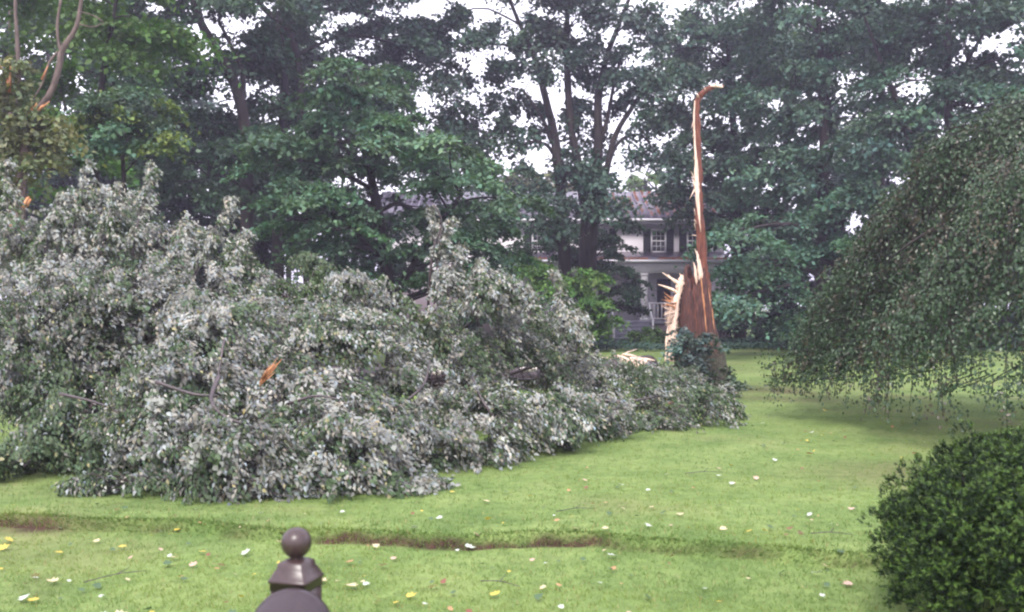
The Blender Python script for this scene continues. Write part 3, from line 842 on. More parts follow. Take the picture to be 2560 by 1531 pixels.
tree('oak_tree', 'tall dark tree with slim upright trunks in the top right corner', 'tree',
     [(2380, 60, 33, 160, 90, 3), (2500, 150, 32, 120, 110, 2.5), (2300, 200, 33, 130, 80, 2.5), (2430, 270, 32, 130, 80, 2.4), (2250, 320, 33, 120, 70, 2.2), (2560, 20, 33, 130, 90, 2.5), (2350, -70, 33, 260, 80, 3), (2600, 250, 32, 90, 120, 2.4), (2160, 400, 33, 100, 60, 2)],
     [[(2385, 890, 33, 16), (2382, 600, 33, 14), (2372, 300, 33, 11), (2368, 140, 33, 9), (2375, -40, 33, 6)],
      [(2290, 890, 33.5, 10), (2280, 400, 33.5, 9), (2200, 150, 33.5, 5), (2160, 40, 33.5, 3)],
      [(2378, 250, 33, 6), (2420, 150, 33, 5), (2500, 20, 33, 3)]],
     leaf=0.17, dens=2.9, base=(0.056, 0.106, 0.074))
lo = []
for (px, py, rx) in ((1840, 590, 90), (1960, 560, 110), (2080, 540, 110), (2180, 470, 110), (2290, 420, 100), (1900, 680, 90), (2010, 640, 110), (2120, 620, 90), (1850, 760, 70), (1960, 740, 100), (2080, 730, 100), (2180, 600, 90), (2260, 520, 90), (1830, 690, 60), (2160, 760, 90), (2010, 810, 70)):
    lo.append((px, py, 33 + rng.normal(0, 1.2), rx, 42, 1.5))
tree('hemlock_tree', 'low spreading tree with dark drooping tiers over the far edge of the lawn', 'tree', lo,
     [[(2095, 890, 34, 18), (2090, 700, 34, 15), (2110, 520, 34, 10), (2150, 420, 34, 6)]],
     leaf=0.15, dens=3.2, base=(0.062, 0.124, 0.080), flat=0.25, droop=0.55, tilt=0.45, up=-0.5, hollow=0.3)
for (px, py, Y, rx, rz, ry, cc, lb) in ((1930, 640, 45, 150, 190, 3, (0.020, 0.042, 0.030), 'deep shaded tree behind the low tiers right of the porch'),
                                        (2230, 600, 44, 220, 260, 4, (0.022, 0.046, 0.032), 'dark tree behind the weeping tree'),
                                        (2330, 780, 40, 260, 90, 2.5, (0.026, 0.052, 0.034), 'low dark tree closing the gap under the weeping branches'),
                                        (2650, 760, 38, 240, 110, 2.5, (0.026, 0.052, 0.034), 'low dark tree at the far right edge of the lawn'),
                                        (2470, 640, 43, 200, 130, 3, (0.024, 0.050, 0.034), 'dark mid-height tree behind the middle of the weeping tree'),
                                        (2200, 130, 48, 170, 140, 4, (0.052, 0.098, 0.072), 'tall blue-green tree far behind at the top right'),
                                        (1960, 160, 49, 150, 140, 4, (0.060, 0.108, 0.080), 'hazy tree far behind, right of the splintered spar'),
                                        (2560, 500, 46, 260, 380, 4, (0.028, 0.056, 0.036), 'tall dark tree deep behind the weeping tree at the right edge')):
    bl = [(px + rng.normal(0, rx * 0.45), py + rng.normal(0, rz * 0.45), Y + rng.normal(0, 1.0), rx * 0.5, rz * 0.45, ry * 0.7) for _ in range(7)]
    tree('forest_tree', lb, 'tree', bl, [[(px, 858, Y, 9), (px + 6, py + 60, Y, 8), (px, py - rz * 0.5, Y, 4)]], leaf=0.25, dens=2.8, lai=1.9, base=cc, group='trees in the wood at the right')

# --- shrubs round the house
tree('rhododendron_shrub', 'bright green rounded shrub in front of the porch left of the steps', 'shrub',
     [(1350, 690, 36, 70, 24, 1.0), (1420, 685, 36, 70, 24, 1.0), (1480, 705, 36, 50, 24, 0.9), (1390, 730, 35.6, 80, 28, 1.1), (1470, 750, 35.6, 60, 28, 0.9), (1510, 790, 35.6, 40, 28, 0.8), (1440, 800, 35.6, 80, 30, 1.0), (1340, 760, 36, 60, 40, 1.0), (1320, 660, 36, 40, 18, 0.8), (1480, 835, 35.6, 60, 20, .8)],
     [[(1415, 878, 36, 5), (1418, 800, 36, 4), (1400, 720, 36, 2)], [(1432, 878, 36, 4), (1450, 790, 36, 3), (1470, 750, 36, 2)]],
     leaf=0.12, dens=3.4, lai=3.2, base=(0.100, 0.195, 0.050), flat=0.25, clump_r=0.42, tilt=0.35)
tree('ornamental_tree', 'small dark green tree hanging over the porch steps', 'tree',
     [(1520, 690, 43, 80, 30, 1.2), (1580, 720, 43, 60, 25, 1.0), (1560, 770, 43, 50, 25, 1.0), (1490, 640, 43, 60, 30, 1.1), (1540, 610, 43, 45, 20, 0.9), (1340, 620, 43, 90, 28, 1.2), (1420, 600, 43, 70, 25, 1.0), (1480, 590, 43, 60, 25, 1), (1540, 560, 43, 50, 22, 0.9), (1420, 640, 42.5, 80, 25, 1)],
     [[(1500, 861, 43, 6), (1502, 760, 43, 5), (1490, 650, 43, 4), (1440, 600, 43, 2)]],
     leaf=0.14, dens=2.4, base=(0.048, 0.100, 0.052), flat=0.2, clump_r=0.5)
for (px, py, Y, rx, rz, ry, cc, lb) in ((1640, 848, 39, 60, 28, 0.8, (0.07, 0.125, 0.04), 'low leafy shrub left of the splintered trunk'),
                                        (1890, 800, 40, 80, 50, 1.2, (0.032, 0.065, 0.042), 'dark rounded shrub at the right end of the porch'),
                                        (1800, 800, 41, 50, 45, 1.0, (0.045, 0.085, 0.045), 'green shrub against the porch behind the broken trunk'),
                                        (2000, 810, 38, 90, 50, 1.2, (0.026, 0.055, 0.036), 'dark shrub under the low tiers at the edge of the lawn'),
                                        (1150, 800, 44, 55, 60, 1.0, (0.03, 0.06, 0.035), 'dark shrub right of the bare brick wall'),
                                        (990, 700, 44, 85, 130, 1.4, (0.022, 0.045, 0.028), 'tall black-green shrub left of the bare brick wall')):
    bl = [(px + rng.normal(0, rx * 0.4), py + rng.normal(0, rz * 0.25), Y, rx * 0.55, rz * 0.65, ry * 0.7) for _ in range(4)]
    tree('foundation_shrub', lb, 'shrub', bl, [[(px, 765.5 + 4092 / Y, Y, 3), (px, py, Y, 2)]], leaf=0.12, dens=3, base=cc, clump_r=0.4, group='shrubs round the house')

# ground cover bed at the far side of the lawn
n = 30000
yy = rng.uniform(35.0, 45.5, n); xx = rng.uniform(1.0, 22, n)
keep = (yy > 36.2 + 0.5 * np.sin(xx * 0.9) + 0.25 * np.sin(xx * 2.3)) & ~((xx > sx0 - 0.3) & (xx < sx1 + 0.6) & (yy > 43.2))
xx, yy = xx[keep], yy[keep]; n = len(xx)
pos = np.stack([xx, yy, 0.05 + rng.uniform(0, 0.2, n) + 0.06 * vnoise(xx, yy, 2, 41)], -1)
al = rng.normal(0, 1, (n, 3)); al[:, 2] *= 0.3
nr = np.array([0, -0.25, 1.0]) + rng.normal(0, 0.4, (n, 3))
m_ = leaves_mesh('ground_cover', pos, al, nr, rng.uniform(0.09, 0.17, n), jitter_col((0.045, 0.088, 0.066), n, 0.35), SIMPLE, M['leaf'])
tag(link('ground_cover', m_), 'low blue-green ground cover bed along the far edge of the lawn', 'ground cover', kind='stuff')


# ------------------------------------------------------------------ lavender haze volume, added to stand in for lens glare
hz = bpy.data.materials.new('glare_haze'); hz.use_nodes = True
ht = hz.node_tree
for n_ in list(ht.nodes): ht.nodes.remove(n_)
pv = ht.nodes.new('ShaderNodeVolumePrincipled'); ho = ht.nodes.new('ShaderNodeOutputMaterial')
pv.inputs['Color'].default_value = (0.78, 0.72, 1.0, 1); pv.inputs['Density'].default_value = 0.0019; pv.inputs['Anisotropy'].default_value = 0.4
ht.links.new(pv.outputs[0], ho.inputs['Volume'])
b = MB(); b.box(-405, 405, -65, 605, -1.3, 34); tag(b.build('haze', hz), 'added lavender haze standing in for lens glare over the trees', 'haze', kind='stuff')

# ------------------------------------------------------------------ weeping tree at the right
def weeping_tree():
    cx, cy, Rm, H = 7.92, 13.6, 3.6, 4.5
    root = empty('weeping_tree', (cx, cy, 0))
    tag(root, 'weeping tree with brownish green leaves trailing down to the lawn at the right', 'tree')
    b = MB()
    b.tube(spline([(cx, cy, -0.1), (cx - 0.05, cy, 1.2), (cx + 0.1, cy + 0.1, 2.6), (cx, cy, 4.0)], 10), np.linspace(0.2, 0.1, 10), 9, jag=0.06)
    tr = b.build('trunk', M['bark'], root, smooth=True)
    P_, A_, N_, S_, C_ = [], [], [], [], []
    lb = MB()
    ns = 2450
    for i in range(ns):
        th = rng.uniform(0, 2 * math.pi)
        if rng.random() < 0.55: th = rng.uniform(math.pi * 0.72, math.pi * 1.75)
        rf = rng.uniform(0.05, 1) ** 0.55
        lump = 1 + 0.09 * math.sin(3 * th + 1) + 0.09 * math.sin(8 * th + 3.2 * rf) + 0.05 * math.sin(17 * th + 9 * rf)
        r = Rm * rf * lump * (1 + abs(rng.normal(0, 0.035)))
        z0 = H * (1 - rf ** 2.5 * 0.84) * rng.uniform(0.90, 1.03) + 0.17 * math.sin(5 * th + 9 * rf) + 0.12 * math.sin(11 * th - 14 * rf)
        top = np.array([cx + r * math.cos(th), cy + r * math.sin(th), z0])
        inner = np.array([cx + 0.72 * r * math.cos(th), cy + 0.72 * r * math.sin(th), z0 + 0.12])
        zend = max(0.25 + abs(rng.normal(0, 0.55)), z0 - rng.uniform(0.5, 2.2))
        outd = np.array([math.cos(th), math.sin(th), 0])
        mid = top + outd * 0.12 + np.array([0, 0, -0.3 * (z0 - zend)])
        end = top + outd * rng.uniform(0.1, 0.3) + np.array([0, 0, zend - z0]) + rng.normal(0, 0.04, 3)
        path = spline([inner, top, mid, end], 10)
        if i % 3 == 0:
            lb.tube(path, np.linspace(0.009, 0.003, 10), 3)
        L_ = 0.3 * r + (z0 - zend)
        k = int(12 + L_ * 30)
        t_ = rng.uniform(0, 9 - 1e-3, k); q = t_.astype(int); f = (t_ - q)[:, None]
        p = path[q] * (1 - f) + path[q + 1] * f + rng.normal(0, 0.035, (k, 3))
        tg = unit(path[q + 1] - path[q])
        al = tg * 0.6 + rng.normal(0, 0.5, (k, 3)) + np.array([0, 0, -0.6])
        nr = outd * 0.6 + np.array([0, 0, 0.5]) + rng.normal(0, 0.6, (k, 3))
        base = (0.038, 0.072, 0.032) if rng.random() < 0.8 else (0.062, 0.056, 0.036)
        P_.append(p); A_.append(al); N_.append(nr); S_.append(rng.uniform(0.034, 0.062, k)); C_.append(jitter_col(base, k, 0.35))
    for k in range(14):
        th = k * 2.4; rr = rng.uniform(0.5, 0.9) * Rm
        e = (cx + rr * math.cos(th), cy + rr * math.sin(th), H * (1 - (rr / Rm) ** 2.5 * 0.84) - 0.1)
        lb.tube(limb_path((cx, cy, rng.uniform(2.2, 3.8)), e, 0.15), np.linspace(0.05, 0.012, 8), 5)
    lb.build('limb', M['bark'], root)
    m_ = leaves_mesh('crown', np.concatenate(P_), np.concatenate(A_), np.concatenate(N_), np.concatenate(S_), np.concatenate(C_), NARROW if False else SIMPLE, M['leaf_weep'])
    link('crown', m_, root)['kind'] = 'stuff'
weeping_tree()


# ------------------------------------------------------------------ clipped yew, bottom right
def yew():
    cx, cy, gz = 3.02, 5.4, -0.085
    root = empty('yew_shrub', (cx, cy, gz))
    tag(root, 'dense dark green yew bush at the right edge of the near lawn', 'shrub')
    b = MB()
    for k in range(9):
        th = k * 0.7
        b.tube(limb_path((cx + 0.05 * math.cos(th), cy + 0.05 * math.sin(th), gz - 0.05), (cx + 0.45 * math.cos(th), cy + 0.45 * math.sin(th), gz + 0.8), 0.05), np.linspace(0.03, 0.01, 8), 5)
    b.build('stem', M['bark'], root)
    nc_ = 780
    dc = rng.normal(0, 1, (nc_, 3)); dc[:, 2] = np.abs(dc[:, 2]) * np.where(rng.random(nc_) < 0.3, -0.6, 1); dc = unit(dc)
    th = np.arctan2(dc[:, 1], dc[:, 0])
    lump = 1 + 0.06 * np.sin(4 * th + 1.2) * np.cos(3 * dc[:, 2]) + 0.05 * np.sin(9 * th + 5 * dc[:, 2])
    rad = np.array([0.88, 0.87, 0.68])
    cc0 = np.array([cx, cy, gz + 0.36]) + dc * rad * (lump * rng.uniform(0.84, 1.05, nc_))[:, None]
    ax0 = unit(dc * 0.7 + np.array([0, 0, 0.6]) + rng.normal(0, 0.25, (nc_, 3)))
    hd = unit(rng.normal(0, 1, (nc_ * 17, 3)) + np.repeat(ax0, 17, 0) * 0.9)
    c = np.repeat(cc0, 17, 0) + hd * np.repeat(rng.uniform(0.035, 0.075, (nc_, 1)), 17, 0)
    fan = unit(hd * 0.8 + np.array([0, 0, 0.35]) + np.repeat(ax0, 17, 0) * 0.3)
    ci = rng.normal(0, 1, (3200, 3)); ci[:, 2] = np.abs(ci[:, 2]) * np.where(rng.random(3200) < 0.3, -0.6, 1); ci = unit(ci) * rng.uniform(0.6, 0.82, (3200, 1))
    c = np.concatenate([c, np.array([cx, cy, gz + 0.36]) + ci * rad]); fan = np.concatenate([fan, unit(ci)])
    kp = c[:, 2] > gz + 0.02
    n_out = int(kp[:nc_ * 17].sum())
    c, fan = c[kp], fan[kp]
    dv = unit((c - np.array([cx, cy, gz + 0.45])) / rad)
    k = 18
    nT = len(c)
    ax = unit(fan + rng.normal(0, 0.15, (nT, 3)))
    L_ = rng.uniform(0.022, 0.050, nT)
    t_ = rng.uniform(-0.3, 1, (nT, k))
    p = (c[:, None, :] + ax[:, None, :] * (t_ * L_[:, None])[:, :, None]).reshape(-1, 3)
    n = len(p)
    axk = np.repeat(ax, k, 0)
    rnd = unit(np.cross(axk, rng.normal(0, 1, (n, 3))))
    al = rnd * 1.0 + axk * 0.7
    nr = axk * 0.4 - rnd * 0.3 + rng.normal(0, 0.4, (n, 3)) + np.repeat(dv, k, 0) * 0.4
    young = ((t_.reshape(-1) > 0.45) & (np.repeat(rng.random(nT), k) < 0.75))[:, None]
    cl = np.repeat(rng.uniform(0.75, 1.3, (nT, 1)), k, 0)
    cc = np.where(young, jitter_col((0.062, 0.112, 0.022), n, 0.2), jitter_col((0.015, 0.034, 0.010), n, 0.25)) * cl
    T = (np.array([(0.16, 0, 0), (0, 1, 0.05), (-0.16, 0, 0)]), NEEDLE[1])
    m_ = leaves_mesh('foliage', p, al, nr, np.where(np.arange(n) // k < n_out, rng.uniform(0.015, 0.027, n), rng.uniform(0.03, 0.05, n)), cc, T, M['leaf_yew'])
    link('foliage', m_, root)['kind'] = 'stuff'
yew()


# ------------------------------------------------------------------ the broken trunk
SY = 21.0
def stump():
    base = P(1752, 960, SY)
    root = empty('broken_trunk', (base[0], base[1], 0))
    tag(root, 'standing trunk of a storm-snapped tree with a tall splintered spar', 'broken tree')
    # bark shell: rings of (py, left px, right px)
    prof = np.array([(965, 1686, 1838), (945, 1690, 1828), (915, 1694, 1814), (880, 1695, 1808), (840, 1696, 1794), (800, 1697, 1785), (760, 1699, 1779), (720, 1704, 1772), (690, 1709, 1766), (660, 1714, 1764)], float)
    q = spline(prof, 30)
    ns = 48
    th = np.linspace(0, 2 * math.pi, ns, endpoint=False)
    topz = P(0, 690, SY)[2] + 0.16 * np.sin(2 * th + 2.4) + rng.uniform(-0.10, 0.13, ns)
    # higher at the back, lower split at the left front
    topz += 0.10 * np.sin(th)
    flute = 0.05 * np.sin(5 * th + 0.5) + 0.035 * np.sin(9 * th + 2) + rng.normal(0, 0.012, ns)
    V, inner = [], []
    for (py, l, r) in q:
        c = P((l + r) / 2, py, SY); rr = (r - l) / 2 / F * SY
        fl = flute * (1 + 1.6 * max(0, (py - 850) / 110))
        z = np.minimum(c[2], topz)
        V.append(np.stack([c[0] + rr * (1 + fl) * np.cos(th), SY + rr * 0.95 * (1 + fl) * np.sin(th), z], -1))
        inner.append(np.stack([c[0] + rr * 0.72 * (1 + 0.6 * fl) * np.cos(th), SY + rr * 0.68 * np.sin(th), np.minimum(c[2], topz - 0.03)], -1))
    nr_ = len(V)
    Vv = np.concatenate(V + inner[::-1][:8])
    tot = nr_ + 8
    fs = []
    for a in range(tot - 1):
        for k in range(ns):
            k2 = (k + 1) % ns
            fs.append((a * ns + k, a * ns + k2, (a + 1) * ns + k2, (a + 1) * ns + k))
    fs.append(tuple((tot - 1) * ns + k for k in range(ns)))
    b = MB(); b.add(Vv, fs)
    bk = b.build('bark', M['stump_bark'], root)
    # jagged heartwood slivers rising out of the broken top
    b = MB()
    for _ in range(46):
        a = rng.uniform(0, 2 * math.pi); rr = rng.uniform(0.02, 0.24)
        p = np.array([P(1738, 0, SY)[0] + rr * math.cos(a), SY + rr * math.sin(a), P(0, 735, SY)[2]])
        hh = rng.uniform(0.15, 0.42) + 0.25 * (math.cos(a) > 0.2) * rng.random()
        b.shard(p, p + np.array([rng.normal(0, 0.03), rng.normal(0, 0.03), hh]), rng.uniform(0.02, 0.05))
    b.build('heartwood', M['stump_wood'], root)
    # proud strips where the bark is ripped off down the side
    for (px, p0, p1, w, mm) in ((1752, 735, 835, 0.016, 'orange_wood'), (1768, 720, 800, 0.012, 'orange_wood'), (1747, 690, 775, 0.014, 'orange_wood'), (1728, 720, 830, 0.012, 'stump_wood'), (1716, 700, 790, 0.012, 'stump_wood'), (1776, 770, 850, 0.012, 'orange_wood')):
        cxp = 1738 + (p0 + p1 - 1500) * 0.02
        def surf(px_, py_):
            l = np.interp(py_, prof[::-1, 0], prof[::-1, 1]); r = np.interp(py_, prof[::-1, 0], prof[::-1, 2])
            u = np.clip((px_ - (l + r) / 2) / ((r - l) / 2), -0.97, 0.97)
            return P(px_, py_, SY) + np.array([0, -(r - l) / 2 / F * SY * 0.95 * math.sqrt(1 - u * u) - 0.012, 0])
        pts = [surf(px + (py_ - p0) * 0.05 + 0.6 * math.sin(py_ * 0.3), py_) for py_ in np.linspace(p0, p1, 9)]
        b = MB(); b.tube(pts, w * np.array([0.3, 0.8, 1, 0.9, 1, 0.8, 0.7, 0.5, 0.15]), 5, squash=0.5, jag=0.4)
        b.build('wood_strip', M[mm], root)
    # the tall spar: brown torn wood with a pale sapwood face on its left side
    sp = np.array([(760, 1762, 18), (700, 1758, 17), (660, 1756, 15), (600, 1752, 13.5), (540, 1749, 12), (480, 1747, 11), (420, 1746, 10), (370, 1746, 8), (320, 1743, 8), (280, 1742, 8.5), (252, 1744, 8.5), (236, 1752, 8.5), (226, 1765, 8), (219, 1780, 7), (216, 1795, 5.5), (216, 1808, 2.5)], float)
    q = spline(sp, 60)
    pts = np.array([P(x + 0.9 * math.sin(y * 0.09) + rng.normal(0, 0.5), y, SY + 0.02) for y, x, r in q]); rad = q[:, 2] / F * SY * 0.9
    b = MB(); b.tube(pts, rad * (0.92 + 0.16 * rng.random(len(rad))), 12, squash=0.7, jag=0.22)
    spar = b.build('spar', M['stump_wood'], root)
    def strip(part, rows, mm, n=24, sq=0.5, jag=0.22, dy=-0.05):
        q_ = spline(np.array(rows, float), n)
        b_ = MB(); b_.tube([P(x, y, SY + dy) for y, x, r in q_], q_[:, 2] / F * SY, 6, squash=sq, jag=jag)
        return b_.build(part, M[mm], root)
    strip('sapwood', [(252, 1737, 1), (300, 1735, 2.5), (360, 1737, 2.5), (400, 1740, 3.5), (440, 1741, 6), (470, 1742, 7), (500, 1744, 5), (540, 1748, 3), (580, 1752, 1)], 'pale_wood', 30)
    strip('sapwood', [(628, 1742, 1), (650, 1746, 4), (675, 1750, 6), (700, 1752, 5), (715, 1752, 1)], 'pale_wood', 16, dy=-0.2)
    strip('sapwood', [(216, 1776, 2), (214, 1790, 5), (217, 1803, 4), (219, 1808, 1)], 'pale_wood', 10, dy=-0.03)
    strip('sapwood', [(655, 1733, 0.5), (668, 1737, 2.5), (690, 1740, 4), (715, 1742, 1)], 'pale_wood', 12, dy=-0.24)
    for (x0, y0, x1, y1, w) in ((1738, 470, 1723, 500, 0.02), (1737, 455, 1727, 428, 0.015), (1738, 480, 1730, 440, 0.018), (1736, 300, 1728, 322, 0.015), (1737, 400, 1733, 392, 0.015), (1741, 590, 1729, 588, 0.015), (1740, 560, 1735, 548, 0.02), (1745, 243, 1741, 232, 0.03), (1764, 226, 1760, 219, 0.02), (1770, 748, 1778, 751, 0.03), (1738, 330, 1731, 345, 0.012), (1742, 640, 1737, 622, 0.018), (1738, 540, 1735, 520, 0.014), (1739, 575, 1736, 556, 0.014)):
        b = MB(); b.shard(P(x0, y0, SY - 0.05), P(x1, y1, SY - 0.12), w, 0.15, 0.6)
        b.build('splinter', M['pale_wood'], root)
    # the pale slab split off down the left side, with its torn fibres
    sy = -0.12
    strip('split_slab', [(905, 1678, 13), (880, 1679, 14), (850, 1680, 15), (820, 1682, 14), (790, 1684, 13), (760, 1689, 9), (735, 1696, 8), (715, 1700, 9), (700, 1703, 7), (688, 1706, 3)], 'pale_wood', 44, sq=0.45, jag=0.32, dy=sy)
    strip('split_slab', [(905, 1664, 3), (880, 1666, 4), (840, 1668, 3.5), (800, 1672, 1)], 'pale_wood', 14, sq=0.6, dy=sy - 0.05)
    for rows in ([(718, 1702, 6), (704, 1690, 4), (694, 1674, 3), (682, 1656, 1)], [(735, 1697, 6), (726, 1684, 4.5), (718, 1664, 3), (711, 1645, 0.8)], [(712, 1709, 4), (700, 1706, 3), (683, 1699, 0.8)], [(708, 1690, 3), (697, 1678, 2), (686, 1671, 0.6)]):
        b = MB(); q_ = spline(np.array(rows, float), 10)
        b.tube([P(x, y, SY + sy) for y, x, r in q_], q_[:, 2] / F * SY, 5, squash=0.6, jag=0.2); b.build('splinter', M['pale_wood'], root)
    for _ in range(100):
        u = rng.random()
        y0 = 752 + 60 * u; x0 = 1690 - 8 * u + rng.uniform(-4, 3)
        ln = rng.uniform(8, 42) * (1 - 0.45 * u); an = R(rng.uniform(118, 212))
        org = u < 0.35 and rng.random() < 0.75
        b = MB(); b.shard(P(x0, y0, SY + sy + rng.uniform(-0.08, 0.1)), P(x0 + ln * math.cos(an), y0 - ln * math.sin(an) * 0.8, SY + sy + rng.uniform(-0.2, 0.2)), rng.uniform(0.008, 0.022), 0.15, 0.6)
        b.build('splinter', M['orange_wood' if org else 'pale_wood'], root)
    for (px, py, r) in ((1676, 834, 3.2), (1684, 849, 3), (1673, 852, 3.4), (1681, 866, 3.2), (1691, 842, 2.4), (1668, 858, 2.2)):  # small dark round spots on the face of the slab
        c = P(px, py, SY + sy) + np.array([0, -0.065, 0]); b = MB()
        b.tube([c + np.array([0, -0.02, 0]), c + np.array([0, 0.05, 0])], [r / F * SY * 0.8, r / F * SY], 8)
        b.build('dark_spot', M['bark'], root)
stump()

# blue-green sapling leaves round the foot of the trunk
tree('sapling_shrub', 'small blue-green leafy shrub growing against the foot of the broken trunk', 'shrub',
     [(1745, 850, 20, 50, 20, 0.25), (1720, 870, 19.9, 40, 25, 0.3), (1770, 865, 19.9, 40, 22, 0.25), (1730, 900, 19.9, 45, 25, 0.3), (1700, 835, 20.2, 25, 15, 0.2)],
     [[(1735, 970, 20.1, 2.5), (1736, 910, 20.1, 2), (1740, 850, 20.1, 1)]],
     leaf=0.10, dens=3.0, base=(0.085, 0.125, 0.12), clump_r=0.2, flat=0.35)
tree('sapling_shrub', 'low tangle of broken leafy twigs beside the right flare of the trunk', 'shrub',
     [(1830, 972, 19.5, 60, 18, 0.4), (1900, 985, 19.4, 50, 12, 0.3), (1800, 945, 19.7, 36, 26, 0.3), (1770, 960, 19.5, 50, 24, 0.3), (1850, 1000, 19, 50, 14, 0.4)],
     [[(1825, 985, 19.6, 2), (1830, 970, 19.6, 1.5), (1840, 955, 19.6, 1)]],
     leaf=0.09, dens=3.0, base=(0.07, 0.105, 0.07), clump_r=0.2, flat=0.4, colour2=(0.14, 0.085, 0.05), f2=0.12)


# ------------------------------------------------------------------ the fallen tree
def fallen_tree():
    root = empty('fallen_tree', (*P(1640, 920, 19.8)[:2], 0))
    tag(root, 'huge fallen maple crown with pale leaf undersides lying across the lawn', 'fallen tree')
    tr = spline([[*P(1625, 912, 19.6), 0.20], [*P(1470, 935, 18.2), 0.23], [*P(1300, 942, 16.6), 0.22], [*P(1090, 952, 15.2), 0.2], [*P(850, 940, 13.6), 0.15], [*P(560, 900, 12.4), 0.11], [*P(260, 800, 12.2), 0.07]], 30)
    b = MB(); b.tube(tr[:, :3], tr[:, 3], 12, jag=0.05); b.build('trunk', M['bark_wet'], root, smooth=True)
    # split, pale broken wood at the butt and where the bark peeled
    for _ in range(34):
        a = P(rng.uniform(1500, 1600), rng.uniform(892, 918), rng.uniform(18.7, 19.4)); l_ = rng.uniform(0.1, 0.4)
        b = MB(); b.shard(a, a + np.array([l_ * rng.choice([-1, 1, 1]), rng.normal(0, 0.15), l_ * rng.normal(0.15, 0.4)]), rng.uniform(0.02, 0.05), 0.3, 0.7); b.build('splinter', M['pale_wood'], root)
    b = MB(); b.tube([P(1572, 925, 19.0), P(1596, 913, 19.0), P(1617, 905, 19.0)], [0.075, 0.07, 0.065], 9, jag=0.08); b.build('broken_limb', M['pale_wood'], root)
    b = MB(); b.tube(spline([P(1535, 915, 18.7), P(1555, 905, 18.8), P(1590, 897, 18.9)], 6), [0.05, 0.07, 0.06, 0.07, 0.05, 0.03], 7, jag=0.15); b.build('broken_limb', M['pale_wood'], root)
    for (x0, x1, y0, Y) in ((1291, 1342, 925, 16.4), (1082, 1104, 934, 14.95)):
        b = MB(); b.tube([P(x0, y0 + 2, Y), P((x0 + x1) / 2, y0 - 1, Y), P(x1, y0 - 2, Y)], [0.035, 0.05, 0.03], 7, squash=0.8, jag=0.15); b.build('peeled_wood', M['peeled'], root)
    for _ in range(13):
        u = rng.random(); a = P(650 + 14 * u + rng.normal(0, 4), 962 - 20 * u + rng.normal(0, 4), 9.5 + rng.normal(0, 0.05)); l_ = rng.uniform(0.5, 1.0)
        b = MB(); b.shard(a, a + np.array([0.16 * l_ + rng.normal(0, 0.03), rng.normal(0, 0.05), 0.19 * l_ + rng.normal(0, 0.03)]), rng.uniform(0.006, 0.016), 0.2, 0.6); b.build('splinter', M['orange_wood'], root)
    for (x0, y0, x1, y1, Y) in ((704, 985, 690, 945, 10.2), (22, 560, 60, 578, 13.2), (60, 520, 72, 492, 13.6), (300, 742, 296, 752, 12), (1468, 1035, 1480, 990, 13.5), (1670, 1010, 1690, 1000, 14)):
        b = MB(); b.shard(P(x0, y0, Y), P(x1, y1, Y), 0.035, 0.3, 0.8); b.build('splinter', M['orange_wood'], root)
    # bare dark branches standing out of the leaves
    for rows, r0 in (([(620, 640, 14.5), (660, 690, 14.3), (700, 730, 14.2), (740, 760, 14)], 0.035), ([(610, 720, 14), (660, 730, 14), (710, 752, 13.8)], 0.028), ([(560, 850, 9.6), (552, 900, 9.5), (545, 940, 9.4)], 0.016),
                     ([(548, 940, 9.2), (528, 1000, 8.9), (560, 1040, 8.8), (640, 1072, 8.8)], 0.024), ([(1068, 800, 12.9), (1080, 640, 12.7), (1105, 560, 12.65), (1085, 512, 12.6)], 0.02), ([(1195, 810, 14.6), (1192, 740, 14.6), (1200, 680, 14.7)], 0.018),
                     ([(1395, 800, 14.4), (1400, 750, 14.4), (1375, 690, 14.4)], 0.018), ([(390, 955, 9.1), (480, 985, 9.0), (545, 990, 8.95)], 0.018), ([(200, 760, 12.2), (190, 700, 12.3), (180, 640, 12.4)], 0.03), ([(1500, 1003, 13.0), (1580, 1002, 12.9), (1650, 990, 13.0)], 0.02),
                     ([(150, 985, 9.6), (250, 1010, 9.4), (330, 1050, 9.3)], 0.016), ([(720, 1010, 9.2), (790, 990, 9.1), (850, 1000, 9.1)], 0.014), ([(1020, 1000, 10.2), (1060, 960, 10.4), (1075, 900, 10.8)], 0.016), ([(800, 700, 14.6), (825, 715, 14.5), (835, 735, 14.4)], 0.014), ([(1250, 1065, 10.3), (1205, 1000, 10.3), (1180, 940, 10.6)], 0.018)):
        q_ = spline([P(*p) for p in rows], 10); b = MB(); b.tube(q_, np.linspace(r0, r0 * 0.5, 10), 6, jag=0.08); b.build('bare_branch', M['bark_wet'], root, smooth=True)

